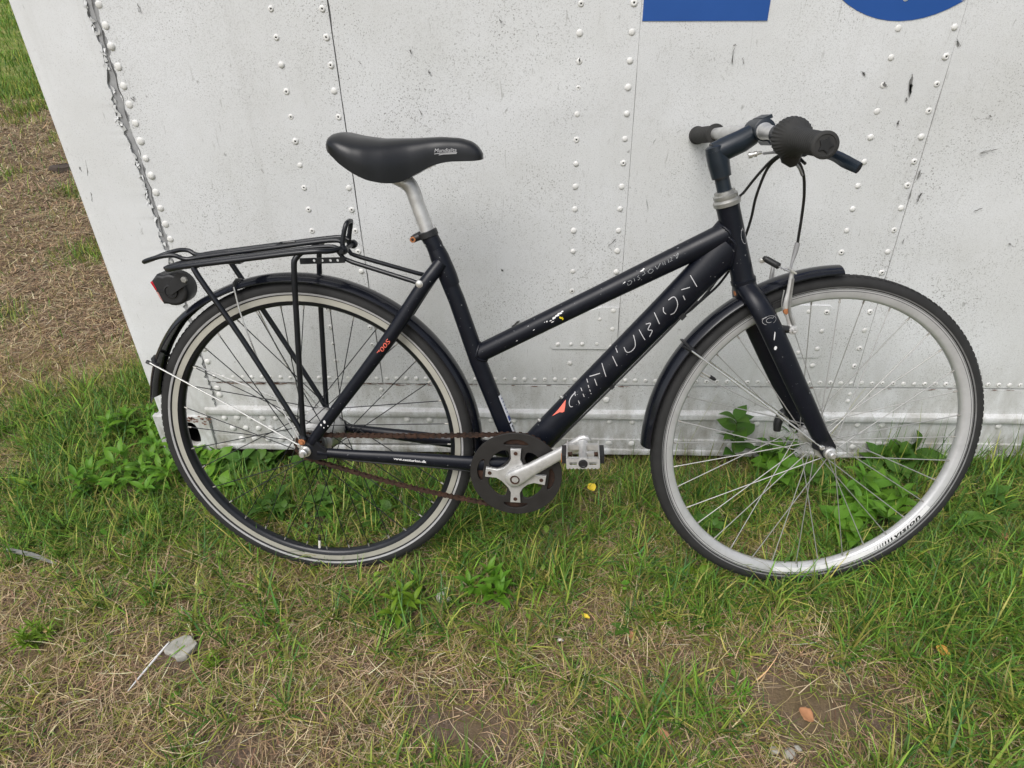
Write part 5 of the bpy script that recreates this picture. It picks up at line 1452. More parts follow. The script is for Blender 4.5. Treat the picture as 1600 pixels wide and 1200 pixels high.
# ================================================================== grass and thatch
def field(x, y, gs):
    v = np.zeros_like(x)
    for cx_, cy_, rx, ry, w in gs:
        v += w * np.exp(-(((x - cx_) / rx) ** 2 + ((y - cy_) / ry) ** 2))
    return v
LUSH = [(1.15, -0.15, 0.40, 0.20, 1.0), (1.25, -0.50, 0.40, 0.40, 0.55), (0.85, -0.47, 0.30, 0.14, 0.7), (0.45, -0.50, 0.25, 0.10, 0.5), (-1.22, -0.06, 0.26, 0.26, 1.2), (-1.40, 0.35, 0.20, 0.40, 0.7),
        (-0.62, -0.24, 0.40, 0.18, 0.95), (0.15, -0.26, 0.28, 0.13, 0.48), (0.70, -0.17, 0.35, 0.15, 0.9), (-0.15, -0.28, 0.25, 0.12, 0.35), (-1.25, -0.38, 0.18, 0.14, 0.4), (0.22, -0.84, 0.10, 0.06, 0.5), (-0.30, -0.62, 0.10, 0.05, 0.35), (0.75, -0.62, 0.16, 0.10, 0.35), (-0.05, -0.5, 0.3, 0.08, 0.25), (-0.66, -0.62, 0.12, 0.05, 0.25), (-0.40, -0.60, 0.10, 0.07, 0.2)]
DRY = [(-0.85, -0.85, 0.45, 0.22, -0.38), (-0.35, -0.75, 0.25, 0.10, -0.28), (-1.30, -0.60, 0.30, 0.20, -0.25), (0.30, -0.70, 0.15, 0.08, -0.2), (-0.75, -0.52, 0.25, 0.08, -0.25)]
BARE = [(0.455, -0.775, 0.085, 0.075, 1.25), (-0.141, -0.865, 0.15, 0.06, 1.15), (-0.56, -0.90, 0.13, 0.05, 0.9), (-0.377, -0.712, 0.05, 0.03, 0.8), (0.56, -0.83, 0.10, 0.05, 0.9), (-0.93, -0.90, 0.1, 0.04, 0.7), (0.66, -0.74, 0.06, 0.03, 0.5), (0.02, -0.76, 0.06, 0.03, 0.35)]
def greenness(x, y):
    g = 0.51 + field(x, y, LUSH) + field(x, y, DRY) + 0.85 * (vnoise(x, y, 6.5) - 0.5) + 0.95 * (vnoise(x, y, 21.0) - 0.5)
    strip = sstep(-1.30, -1.65, x) * sstep(0.15, 0.55, y)            # worn track beside the container
    g = g * (1 - strip) + strip * (0.06 + 2.2 * np.maximum(0, vnoise(x, y, 2.7) - 0.55) + 0.9 * sstep(5.0, 8.0, y + 1.6 * (vnoise(x, y, 1.1) - 0.5)))
    return np.clip(g, 0, 1.4)
def bare(x, y): return np.clip(field(x, y, BARE) + 0.55 * (vnoise(x, y, 11.0) - 0.5), 0, 1)
ITEMS = [(-0.752, -0.712, 0.044), (-0.812, -0.785, 0.010), (-0.803, -0.757, 0.010), (-0.794, -0.730, 0.010), (-0.228, -0.553, 0.024), (0.116, -0.240, 0.020), (0.086, -0.606, 0.014), (0.471, -0.832, 0.024), (0.768, -0.700, 0.020), (0.212, -0.880, 0.022), (-1.06, -0.69, 0.014),
         (-0.119, -0.57, 0.030), (-0.312, -0.61, 0.028), (0.79, -0.30, 0.045), (-1.155, -0.19, 0.045), (-0.575, -0.31, 0.04), (-0.43, -0.32, 0.03), (0.40, -0.888, 0.012), (0.424, -0.894, 0.014), (0.442, -0.884, 0.010), (0.032, -0.672, 0.012), (-1.075, -0.72, 0.03), (-0.672, -0.755, 0.02), (-1.25, -0.462, 0.02), (-1.20, -0.474, 0.02)]
def free(x, y):                                                     # keep blades out of the container and off what lies on the turf
    ok = (y < -0.036) | (x < -1.11)
    for ix, iy, ir in ITEMS: ok &= (np.hypot(x - ix, (y - iy) / 1.15) > ir)
    return ok

def blades(x, y, L, w, az, lean, curl, drift, col, z0=0.0, taper=0.75, K=4):
    """curved ribbons; all arguments arrays of one length; returns verts (N, 2K-1, 3), colours"""
    N = len(x)
    V_ = np.zeros((N, 2 * K - 1, 3))
    p = np.stack([x, y, gh(x, y) + z0 - 0.002], -1)
    a = az.copy(); th = lean.copy()
    t_prev = None
    for k in range(K):
        t = k / (K - 1)
        side = np.stack([-np.sin(a), np.cos(a), np.zeros(N)], -1)
        ww = w * (1 - t ** 1.6) * taper + w * (1 - taper) * (1 - t)
        if k < K - 1:
            V_[:, 2 * k] = p + side * ww[:, None] / 2
            V_[:, 2 * k + 1] = p - side * ww[:, None] / 2
        else:
            V_[:, 2 * k] = p
        st_ = L / (K - 1)
        p = p + np.stack([np.cos(a) * np.sin(th) * st_, np.sin(a) * np.sin(th) * st_, np.cos(th) * st_], -1)
        th = th + curl / (K - 1); a = a + drift / (K - 1)
    # nothing dips under the ground
    gz = gh(V_[..., 0], V_[..., 1])
    V_[..., 2] = np.maximum(V_[..., 2], gz + 0.001 + 0.006 * RNG.random(N)[:, None])
    return V_, col

def blade_mesh(name, sets, K=4):
    M_ = 2 * K - 1
    vv = np.concatenate([s[0] for s in sets]); cc = np.concatenate([s[1] for s in sets])
    N = len(vv)
    tri = []
    for k in range(K - 2): tri += [(2 * k, 2 * k + 1, 2 * k + 3), (2 * k, 2 * k + 3, 2 * k + 2)]
    tri.append((2 * K - 4, 2 * K - 3, 2 * K - 2))
    tri = np.array(tri)
    T = (np.arange(N)[:, None, None] * M_ + tri[None]).reshape(-1, 3)
    me = bpy.data.meshes.new(name)
    me.vertices.add(N * M_); me.vertices.foreach_set('co', vv.reshape(-1).astype(np.float32))
    me.loops.add(T.size); me.loops.foreach_set('vertex_index', T.reshape(-1).astype(np.int32))
    me.polygons.add(len(T)); me.polygons.foreach_set('loop_start', (np.arange(len(T)) * 3).astype(np.int32))
    me.update(calc_edges=True)
    at = me.color_attributes.new('Col', 'FLOAT_COLOR', 'POINT')
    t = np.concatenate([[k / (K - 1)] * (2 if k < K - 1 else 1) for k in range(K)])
    root_shade = (0.90 + 0.16 * t)  # shade painted into the blade colour: darker at the root, lighter at the tip
    c4 = np.ones((N, M_, 4)); c4[..., :3] = cc[:, None, :] * root_shade[None, :, None]
    at.data.foreach_set('color', c4.reshape(-1).astype(np.float32))
    return me

def pick(pal, n, jit=0.27):
    pal = np.array(pal)
    c = pal[RNG.integers(0, len(pal), n)]
    k = RNG.random((n, 1))
    c = c * (1 - 0.35 * k) + 0.35 * k * pal[RNG.integers(0, len(pal), n)]
    return np.clip(c * np.exp(jit * RNG.standard_normal((n, 1))) * (1 + 0.05 * RNG.standard_normal((n, 3))), 0.004, 0.9)
GREEN = [(0.085, 0.190, 0.022), (0.115, 0.245, 0.026), (0.070, 0.165, 0.024), (0.21, 0.315, 0.040), (0.070, 0.175, 0.045), (0.15, 0.285, 0.034), (0.085, 0.200, 0.028), (0.038, 0.098, 0.020), (0.19, 0.30, 0.04)]
OLIVE = [(0.24, 0.27, 0.048), (0.31, 0.31, 0.070), (0.19, 0.225, 0.042), (0.38, 0.345, 0.10)]
STRAW = [(0.53, 0.40, 0.22), (0.63, 0.50, 0.30), (0.40, 0.275, 0.155), (0.25, 0.16, 0.092), (0.74, 0.62, 0.41), (0.48, 0.335, 0.215), (0.15, 0.098, 0.062), (0.20, 0.13, 0.08)]

def scatter(n, box):
    x = RNG.uniform(box[0], box[1], n); y = RNG.uniform(box[2], box[3], n)
    return x, y
NEAR = (-1.75, 1.65, -1.18, 0.012)
sets = []
# dry straw lying flat everywhere, thinner on bare soil
x, y = scatter(200000, (-2.3, 1.65, -1.18, 0.60))
keep = free(x, y) & (RNG.random(len(x)) < (1 - 0.90 * bare(x, y)) * (1.0 - 0.42 * np.clip(greenness(x, y), 0, 1)))
x, y = x[keep], y[keep]; n = len(x)
sets.append(blades(x, y, RNG.uniform(0.015, 0.090, n), RNG.uniform(0.0008, 0.0022, n), RNG.uniform(0, 6.28, n), RNG.normal(1.42, 0.15, n), RNG.normal(0.15, 0.35, n), RNG.normal(0, 0.55, n), np.where((RNG.random(n) < 0.22)[:, None], pick(OLIVE, n), pick(STRAW, n, 0.24)), RNG.uniform(0.001, 0.020, n), 0.9))
n_straw = n
# short mixed blades
x, y = scatter(165000, (-2.3, 1.65, -1.18, 0.60))
g = greenness(x, y)
keep = free(x, y) & (RNG.random(len(x)) < np.clip(g * 0.95, 0, 1) * (1 - 0.97 * bare(x, y)))
x, y, g = x[keep], y[keep], g[keep]; n = len(x)
olive = RNG.random(n) > np.clip(0.22 + 0.50 * g, 0, 0.82)
col = np.where(olive[:, None], pick(OLIVE, n), pick(GREEN, n))
sets.append(blades(x, y, RNG.uniform(0.020, 0.072, n) * (0.70 + 0.5 * np.clip(g, 0, 1)), RNG.uniform(0.0014, 0.0036, n), RNG.uniform(0, 6.28, n), np.abs(RNG.normal(0.95, 0.36, n)), RNG.normal(0.55, 0.5, n), RNG.normal(0, 0.8, n), col, 0.0, 0.75))
# lush tufts: blades from shared roots, arching outwards
tx_, ty_ = scatter(9500, (-2.1, 1.65, -1.10, 0.50))
g = greenness(tx_, ty_)
keep = free(tx_, ty_) & (RNG.random(len(tx_)) < np.clip((g - 0.36) * 1.15, 0.03, 1)) & (bare(tx_, ty_) < 0.35)
tx_, ty_, g = tx_[keep], ty_[keep], g[keep]
per = 9
x = np.repeat(tx_, per) + RNG.normal(0, 0.006, len(tx_) * per); y = np.repeat(ty_, per) + RNG.normal(0, 0.006, len(tx_) * per); g = np.repeat(g, per)
lo = np.repeat(RNG.uniform(0.7, 1.25, len(tx_)) * (1 - 0.38 * sstep(-0.30, -0.10, ty_) * sstep(-1.0, -0.9, tx_) * (1 - sstep(0.80, 1.0, tx_))), per)
ok = free(x, y); x, y, g, lo = x[ok], y[ok], g[ok], lo[ok]; n = len(x)
col = np.where((RNG.random(n) > np.clip(0.15 + 0.55 * g, 0, 0.82))[:, None], pick(OLIVE, n), pick(GREEN, n))
sets.append(blades(x, y, RNG.uniform(0.045, 0.115, n) * lo * (0.55 + 0.55 * np.clip(g, 0, 1.1)), RNG.uniform(0.0024, 0.0056, n), RNG.uniform(0, 6.28, n), np.abs(RNG.normal(0.60, 0.30, n)), RNG.normal(1.0, 0.5, n), RNG.normal(0, 0.35, n), col, 0.0, 0.7))
# big arching tufts in the foreground
bt = [(0.62, -0.52), (0.72, -0.55), (0.84, -0.50), (0.95, -0.52), (0.50, -0.545), (0.40, -0.55), (0.98, -0.60), (1.05, -0.48), (0.58, -0.70), (0.83, -0.78), (0.88, -0.66), (0.20, -0.83), (0.30, -0.80), (-0.20, -0.66), (-0.05, -0.70), (-0.62, -0.56), (-0.90, -0.55), (-0.48, -0.84), (-0.72, -0.66), (0.95, -0.85), (0.70, -0.88), (-0.98, -0.42), (-1.05, -0.33), (0.05, -0.40), (-0.12, -0.44), (0.22, -0.42), (-0.33, -0.70), (-0.15, -0.60), (0.05, -0.55)]
tx_ = np.array([b[0] for b in bt]); ty_ = np.array([b[1] for b in bt]); per = 26
x = np.repeat(tx_, per) + RNG.normal(0, 0.012, len(tx_) * per); y = np.repeat(ty_, per) + RNG.normal(0, 0.010, len(tx_) * per)
ok = free(x, y); x, y = x[ok], y[ok]; n = len(x)
col = np.where((RNG.random(n) > 0.6)[:, None], pick(OLIVE, n), pick(GREEN, n))
sets.append(blades(x, y, RNG.uniform(0.05, 0.125, n), RNG.uniform(0.0028, 0.0058, n), RNG.uniform(0, 6.28, n), np.abs(RNG.normal(0.75, 0.30, n)), RNG.normal(1.0, 0.45, n), RNG.normal(0, 0.5, n), col, 0.0, 0.7))
# tall stalks against the container wall
wx = np.concatenate([RNG.uniform(0.85, 1.6, 150), RNG.uniform(0.15, 0.9, 32), RNG.uniform(-1.05, 0.1, 22), RNG.uniform(-1.5, -1.15, 40)]); n = len(wx)
wy = np.where(wx < -1.12, RNG.uniform(-0.1, 0.15, n), RNG.uniform(-0.14, -0.060, n))
sets.append(blades(wx, wy, RNG.uniform(0.09, 0.235, n) * np.where(wx > 0.8, 1, 0.75), RNG.uniform(0.0018, 0.0044, n), RNG.uniform(0, 6.28, n), np.abs(RNG.normal(0.12, 0.10, n)), np.abs(RNG.normal(0.35, 0.30, n)), RNG.normal(0, 0.3, n), np.where((RNG.random(n) < 0.3)[:, None], pick(OLIVE, n), pick(GREEN, n)), 0.0, 0.7))
# a few long thin flowering stalks
fx = np.array([0.20, 0.235, 0.27, 0.36, 0.45, 0.72, 0.98, -0.02, 0.58]); n = len(fx); fy = np.full(n, -0.080)
sets.append(blades(fx, fy, np.array([0.21, 0.24, 0.16, 0.30, 0.34, 0.36, 0.22, 0.14, 0.26]), np.full(n, 0.0014), np.array([3.0, 2.8, 0.3, 0.4, 0.6, 0.35, 0.2, 2.9, 2.7]), np.array([0.12, 0.05, 0.1, 0.3, 0.45, 0.35, 0.1, 0.2, 0.3]), np.array([0.15, 0.1, 0.2, 0.3, 0.25, 0.3, 0.2, 0.3, 0.9]), np.zeros(n), pick(OLIVE, n), 0.0, 0.95))
sets.append(blades(fx[[0, 3, 5]] + np.array([-0.012, 0.075, 0.12]), fy[[0, 3, 5]], np.array([0.001, 0.001, 0.001]), np.full(3, 0.003), np.zeros(3), np.zeros(3), np.zeros(3), np.zeros(3), pick(OLIVE, 3)))
# the worn strip beside the container, out to where blades can no longer be told apart
r_ = np.random.default_rng(21)
m_ = 130000
dist = 0.9 + 7.5 * r_.random(m_) ** 1.45
ang = np.radians(r_.uniform(120, 143, m_))
x = 0.0 + np.cos(ang) * dist * 1.32; y = -1.15 + np.sin(ang) * dist * 1.32
ok = (x < -1.12) & (y > 0.20); x, y, dist = x[ok], y[ok], dist[ok]; n = len(x)
g = greenness(x, y); isg = RNG.random(n) < np.clip(g * 0.9, 0.04, 0.95)
sc_ = np.clip(dist / 2.3, 1, 3.2)
col = np.where(isg[:, None], np.where((RNG.random(n) < 0.45)[:, None], pick(OLIVE, n), pick(GREEN, n)), pick(STRAW, n, 0.22))
sets.append(blades(x, y, np.where(isg, RNG.uniform(0.03, 0.08, n), RNG.uniform(0.02, 0.075, n)) * sc_ ** 0.6, RNG.uniform(0.0018, 0.0042, n) * sc_, RNG.uniform(0, 6.28, n), np.where(isg, np.abs(RNG.normal(0.7, 0.35, n)), RNG.normal(1.42, 0.12, n)), RNG.normal(0.4, 0.4, n), RNG.normal(0, 0.5, n), col, np.where(isg, 0.0, RNG.uniform(0.001, 0.02, n)), 0.8))
# far green verge
m_ = 26000
dist = 4.6 + 28 * r_.random(m_) ** 1.5
ang = np.radians(r_.uniform(120, 131, m_))
x = np.cos(ang) * dist * 1.32; y = -1.15 + np.sin(ang) * dist * 1.32
sel = r_.random(m_) < sstep(4.2, 8.5, y + 3.0 * (vnoise(x, y, 0.9) - 0.5)); x, y, dist = x[sel], y[sel], dist[sel]; m_ = len(x)
sc_ = dist / 6
sets.append(blades(x, y, RNG.uniform(0.05, 0.15, m_) * sc_ ** 0.5, RNG.uniform(0.004, 0.009, m_) * sc_ ** 0.8, RNG.uniform(0, 6.28, m_), np.abs(RNG.normal(0.4, 0.25, m_)), RNG.normal(0.7, 0.4, m_), RNG.normal(0, 0.4, m_), np.where((RNG.random(m_) < 0.3)[:, None], pick(OLIVE, m_), pick(GREEN, m_)), 0.0, 0.8))
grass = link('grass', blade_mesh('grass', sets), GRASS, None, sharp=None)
tag(grass, 'patchy green and straw-coloured grass around the bicycle and container', None, None, 'stuff')

# small clover-like ground leaves too many to count
def leaf_cloud():
    x, y = scatter(5200, (-1.7, 1.6, -1.1, 0.3))
    g = greenness(x, y)
    keep = free(x, y) & (RNG.random(len(x)) < np.clip(g * 1.0 - 0.38, 0, 1) * (1 - bare(x, y))) & (vnoise(x, y, 8.0) > 0.45)
    x, y = x[keep], y[keep]; n = len(x)
    L = RNG.uniform(0.008, 0.022, n); az = RNG.uniform(0, 6.28, n); lift = RNG.uniform(0.004, 0.028, n); tilt = RNG.normal(0.25, 0.45, n)
    prof = np.array([(0, 0), (0.3, 0.30), (0.62, 0.34), (1.0, 0.0), (0.62, -0.34), (0.3, -0.30)])
    vv = np.zeros((n, 6, 3)); d = np.stack([np.cos(az), np.sin(az)], -1); s = np.stack([-np.sin(az), np.cos(az)], -1)
    z0 = gh(x, y) + lift
    for k, (u, v) in enumerate(prof):
        vv[:, k, :2] = np.stack([x, y], -1) + d * (u * L)[:, None] + s * (v * L)[:, None]
        vv[:, k, 2] = z0 + np.sin(tilt) * u * L + abs(v) * L * 0.35
    tri = np.array([(0, 1, 5), (1, 2, 5), (2, 4, 5), (2, 3, 4)])
    T = (np.arange(n)[:, None, None] * 6 + tri[None]).reshape(-1, 3)
    me = bpy.data.meshes.new('ground_cover')
    me.from_pydata(vv.reshape(-1, 3).tolist(), [], T.tolist())
    at = me.color_attributes.new('Col', 'FLOAT_COLOR', 'POINT')
    c4 = np.ones((n, 6, 4)); c4[..., :3] = pick(GREEN + [(0.12, 0.24, 0.03), (0.16, 0.25, 0.03)], n)[:, None]
    at.data.foreach_set('color', c4.reshape(-1).astype(np.float32))
    return me
gc = link('ground_cover', leaf_cloud(), GRASS, None, sharp=None)
tag(gc, 'small low broad leaves growing among the grass', None, None, 'stuff')

# ================================================================== weeds that can be told apart
def leaf_mesh(name, outline, fold=0.25, droop=0.35, serr=0.0, mat=None):
    """unit leaf along +Y, midrib folded, tip drooping; outline: half widths along the length"""
    m = len(outline)
    vs, fs = [], []
    for i, h in enumerate(outline):
        t = i / (m - 1)
        hh = h * (1 + (serr if i % 2 else -serr))
        z = 0.18 * math.sin(t * math.pi * 0.6) - droop * t * t
        vs += [(-hh, t, z + fold * hh), (0, t, z), (hh, t, z + fold * hh)]
        if i:
            k = 3 * i
            fs += [(k - 3, k - 2, k + 1, k), (k - 2, k - 1, k + 2, k + 1)]
    me = mesh(vs, fs, name)
    me.materials.append(mat)
    me.shade_smooth()
    return me
lance = [0.015, 0.07, 0.125, 0.15, 0.145, 0.115, 0.06, 0.005]
ovate = [0.03, 0.20, 0.30, 0.33, 0.30, 0.22, 0.11, 0.005]
toothy = [0.02, 0.19, 0.27, 0.31, 0.30, 0.28, 0.22, 0.19, 0.11, 0.08, 0.01]
narrow = [0.02, 0.045, 0.06, 0.062, 0.055, 0.04, 0.02, 0.003]
LM = {}
for nm, out, f_, d_, s_ in (('lance', lance, 0.35, 0.30, 0.0), ('ovate', ovate, 0.22, 0.28, 0.0), ('toothy', toothy, 0.20, 0.22, 0.10), ('narrow', narrow, 0.5, 0.35, 0.0), ('broad', [h * 1.25 for h in ovate], 0.12, 0.18, 0.0)):
    for tone, mt in (('A', GREEN_A), ('B', GREEN_B), ('C', GREEN_C)):
        LM[nm, tone] = leaf_mesh('leaf', out, f_, d_, s_, mt)

def weed(name, label, x, y, stems, kind, tone, length, group=None, seed=1, cat='weed', height=0.05, spread=0.4, pairs=3, leaf_tilt=0.5, top=4, lean=(0, 0)):
    """stems with opposite leaf pairs and a tuft of leaves on top; every leaf a part"""
    q = random.Random(seed)
    if x > -1.12: y = min(y, -0.078)
    z = float(gh(x, y)) + 0.001
    root = empty(name, (x, y, z))
    tag(root, label, cat, group)
    def put(p, az, tilt, L, wid=1.0):
        L *= 1.15
        o = bpy.data.objects.new('leaf', LM[kind, tone]); COL.objects.link(o); o.parent = root
        # local Y of the leaf points outwards (az) and up (tilt)
        o.matrix_basis = Matrix.Translation(p) @ Matrix.Rotation(az - math.pi / 2, 4, 'Z') @ Matrix.Rotation(tilt, 4, 'X') @ Matrix.Rotation(q.gauss(0, 0.25), 4, 'Y') @ Matrix.Diagonal((L * wid, L, L, 1))
    vs_all = []
    for s in range(stems):
        a = 2 * math.pi * (s + q.uniform(-0.3, 0.3)) / stems; t = spread * q.uniform(0.4, 1.2) if stems > 1 else spread * 0.3
        d = Vector((math.cos(a) * math.sin(t) + lean[0], math.sin(a) * math.sin(t) + lean[1], math.cos(t))).normalized()
        H = height * 1.25 * q.uniform(0.75, 1.2)
        bend = Vector((q.gauss(0, 0.12), q.gauss(0, 0.12), 0)) * H
        pts = [d * (H * k / 4) + bend * (k / 4) ** 2 for k in range(5)]
        vs_all.append(tubeg(pts, [0.0016, 0.0011], 6))
        a0 = q.uniform(0, 3.14)
        for k in range(pairs):
            f = 0.25 + 0.75 * (k + 0.6) / pairs
            p = d * (H * f) + bend * f * f
            for sg in (0, math.pi): put(p, a0 + sg + k * 1.5 + q.gauss(0, 0.2), leaf_tilt * q.uniform(0.3, 1.0), length * q.uniform(0.75, 1.15) * (0.75 + 0.35 * math.sin(math.pi * f)))
        for k in range(top):
            put(pts[-1], a0 + 2 * math.pi * k / max(1, top) + q.gauss(0, 0.25), leaf_tilt * q.uniform(0.9, 1.9), length * q.uniform(0.55, 0.95))
    link('stem', mesh(*merge(vs_all), 'stem'), STEMG, root)
    return root
WG = 'weeds growing around the bicycle'
weed('weed_plant', 'bright green bushy weed on the open grass beside the white scrap', -0.119, -0.552, 6, 'lance', 'A', 0.046, WG, 11, height=0.042, spread=0.70, pairs=2, leaf_tilt=0.65, top=4)
weed('weed_plant', 'small pale green weed with paired leaves left of the white scrap', -0.312, -0.592, 4, 'lance', 'C', 0.036, WG, 12, height=0.038, spread=0.7, pairs=2, leaf_tilt=0.5, top=3)
weed('weed_plant', 'large bright green weed seen through the lower front wheel', 0.79, -0.275, 8, 'lance', 'A', 0.058, WG, 13, height=0.070, spread=0.70, pairs=3, leaf_tilt=0.45, top=4)
weed('dock_plant', 'upright broad-leaved dock climbing the container behind the front wheel', 0.505, -0.055, 1, 'ovate', 'B', 0.055, WG, 14, height=0.155, spread=0.1, pairs=5, leaf_tilt=0.55, top=3, lean=(0.06, 0.02))
weed('dock_plant', 'low dark broad-leaved dock under the front fork by the wall', 0.62, -0.075, 4, 'ovate', 'B', 0.058, WG, 15, height=0.075, spread=0.7, pairs=2, leaf_tilt=0.45, top=2)
weed('bramble', 'low clump of dark ovate leaves inside the lower rear wheel', -0.575, -0.285, 5, 'toothy', 'B', 0.040, WG, 16, height=0.040, spread=0.9, pairs=2, leaf_tilt=0.2, top=3)
weed('bramble', 'second clump of ovate leaves right of the rear valve', -0.430, -0.300, 4, 'toothy', 'B', 0.038, WG, 17, height=0.030, spread=0.9, pairs=1, leaf_tilt=0.2, top=3)
weed('weed_plant', 'lush bright weed left of the rear tyre nearest the camera', -1.155, -0.165, 4, 'lance', 'A', 0.055, WG, 18, height=0.075, spread=0.55, pairs=2, leaf_tilt=0.5, top=4)
weed('weed_plant', 'lush bright weed against the container corner left of the rear tyre', -1.105, -0.030, 4, 'lance', 'A', 0.050, WG, 19, height=0.085, spread=0.5, pairs=2, leaf_tilt=0.55, top=4)
weed('weed_plant', 'bright weed left of the rear mudguard tip', -1.22, 0.10, 4, 'lance', 'A', 0.046, WG, 20, height=0.06, spread=0.6, pairs=2, leaf_tilt=0.5, top=4)
weed('weed_plant', 'tall leafy weed in front of the container corner casting', -0.965, -0.055, 4, 'ovate', 'A', 0.056, WG, 21, height=0.060, spread=0.6, pairs=2, leaf_tilt=0.4, top=3)
weed('weed_plant', 'leafy weed at the container foot behind the rear axle', -0.80, -0.050, 4, 'ovate', 'B', 0.050, WG, 22, height=0.040, spread=0.7, pairs=2, leaf_tilt=0.4, top=3)
weed('feathery_weed', 'feathery lime weed at the left edge near the pale leaf', -1.075, -0.700, 7, 'narrow', 'C', 0.036, WG, 23, height=0.032, spread=0.6, pairs=3, leaf_tilt=0.7, top=4)
weed('feathery_weed', 'small feathery lime weed right of the pale stone', -0.672, -0.742, 5, 'narrow', 'C', 0.024, WG, 24, height=0.022, spread=0.6, pairs=3, leaf_tilt=0.7, top=3)
weed('bramble', 'bramble leaves just outside the left side of the front tyre', 0.405, -0.345, 4, 'toothy', 'B', 0.034, WG, 25, height=0.035, spread=0.9, pairs=2, leaf_tilt=0.25, top=2)
weed('bramble', 'leafy bramble right of the front rim lettering', 1.005, -0.340, 5, 'toothy', 'B', 0.042, WG, 26, height=0.040, spread=0.9, pairs=2, leaf_tilt=0.25, top=2)
weed('dock_plant', 'broad leaves at the wall seen through the right of the front wheel', 0.955, -0.055, 3, 'broad', 'B', 0.070, WG, 27, height=0.05, spread=0.5, pairs=1, leaf_tilt=0.8, top=2)
weed('bindweed', 'pair of pale round leaves in front of the front tyre', 0.345, -0.495, 2, 'broad', 'C', 0.034, WG, 28, height=0.022, spread=0.8, pairs=0, leaf_tilt=0.4, top=2)
weed('bindweed', 'single pale leaf low at the right edge in the grass', 0.972, -0.505, 2, 'broad', 'C', 0.036, WG, 29, height=0.018, spread=0.8, pairs=0, leaf_tilt=0.25, top=2)
weed('weed_plant', 'tiny green sprout on the bare soil left of the brown leaf', 0.365, -0.785, 3, 'narrow', 'A', 0.030, WG, 30, height=0.018, spread=0.8, pairs=1, leaf_tilt=0.4, top=4)
weed('weed_plant', 'yellow-green seedling in the grass left of the trailing rear wheel', -1.30, -0.09, 3, 'lance', 'C', 0.034, WG, 31, height=0.04, spread=0.7, pairs=2, leaf_tilt=0.5, top=4)
weed('weed_plant', 'low weed in the dry grass at the far left above the grey strip', -1.44, -0.20, 4, 'lance', 'C', 0.036, WG, 32, height=0.03, spread=0.8, pairs=2, leaf_tilt=0.4, top=3)
weed('bramble', 'two small dark leaves in the grass below the yellow leaf', 0.148, -0.640, 2, 'toothy', 'B', 0.028, WG, 33, height=0.015, spread=0.8, pairs=0, leaf_tilt=0.2, top=2)
weed('weed_plant', 'small weed seen through the chainring window by the yellow leaf', -0.03, -0.22, 3, 'ovate', 'A', 0.036, WG, 34, height=0.035, spread=0.7, pairs=1, leaf_tilt=0.4, top=3)

for i, (x, y, nm) in enumerate(((-1.24, -0.20, 'leafy weed in the lush patch left of the rear tyre, leftmost'), (-1.06, -0.20, 'leafy weed half hidden behind the rear tyre at the left'), (-1.17, 0.02, 'leafy weed between the rear tyre and the container corner'), (-1.30, 0.05, 'leafy weed left of the container corner in front of the worn strip'), (-1.02, -0.10, 'leafy weed beside the oval hole of the corner casting'))):
    weed('weed_plant', nm, x, y, 4, 'lance', 'A', 0.050, WG, 60 + i, height=0.06, spread=0.6, pairs=2, leaf_tilt=0.5, top=4)
for i, (x, y, nm) in enumerate(((-0.70, -0.30, 'ovate leaves low inside the left half of the rear wheel'), (-0.50, -0.22, 'ovate leaves inside the rear wheel under the hub'), (0.70, -0.17, 'dark leaves behind the front hub near the wall'), (0.86, -0.20, 'dark leaves right of the front hub seen through spokes'), (1.10, -0.26, 'broad leaves right of the front tyre against tall grass'))):
    weed('bramble', nm, x, y, 4, 'toothy', 'B', 0.040, WG, 80 + i, height=0.035, spread=0.85, pairs=2, leaf_tilt=0.3, top=2)

for i, (x, y, nm) in enumerate(((-0.885, -0.085, 'broad-leaved weed at the wall foot left of the rear hub'), (-0.90, -0.20, 'broad-leaved weed inside the left rim of the rear wheel'), (-0.66, -0.12, 'broad-leaved weed at the wall foot right of the rear hub'), (0.60, -0.16, 'broad-leaved weed left of the front hub behind the spokes'), (0.90, -0.12, 'broad-leaved weed at the wall right of the front fork end'), (0.72, -0.35, 'leafy weed low in the front wheel left of the bright one'))):
    weed('weed_plant', nm, x, y, 4, 'ovate', 'A' if i % 2 else 'B', 0.048, WG, 120 + i, height=0.045, spread=0.7, pairs=2, leaf_tilt=0.35, top=3)

# ================================================================== litter
def rock(name, label, x, y, sx, sy, sz, seed, mat, cat, group=None, rot=0.0, flat=0.5):
    q = np.random.default_rng(seed)
    vs, fs = [], []
    segs, rings = 14, 8
    for i in range(rings + 1):
        ph = math.pi * i / rings
        for k in range(segs):
            th = 2 * math.pi * k / segs
            n_ = 1 + 0.22 * (float(vnoise(math.cos(th) * 1.2 + seed, math.sin(th) * 1.2 + ph, 1.6)) - 0.5) * 2 + 0.05 * q.standard_normal()
            z = math.cos(ph)
            z = math.copysign(abs(z) ** flat, z)
            vs.append((sx * math.sin(ph) ** 0.7 * math.cos(th) * n_, sy * math.sin(ph) ** 0.7 * math.sin(th) * n_, sz * z * (1 + 0.08 * q.standard_normal())))
    for i in range(rings):
        for k in range(segs):
            l = (k + 1) % segs
            fs.append((i * segs + k, (i + 1) * segs + k, (i + 1) * segs + l, i * segs + l))
    o = link(name, mesh(vs, fs, name), mat, None, 30)
    o.location = (x, y, float(gh(x, y)) + sz * 0.55 + (0.012 if name == 'stone' else 0.002))
    o.rotation_euler = (0.12, 0.05, rot)
    tag(o, label, cat, group)
    return o
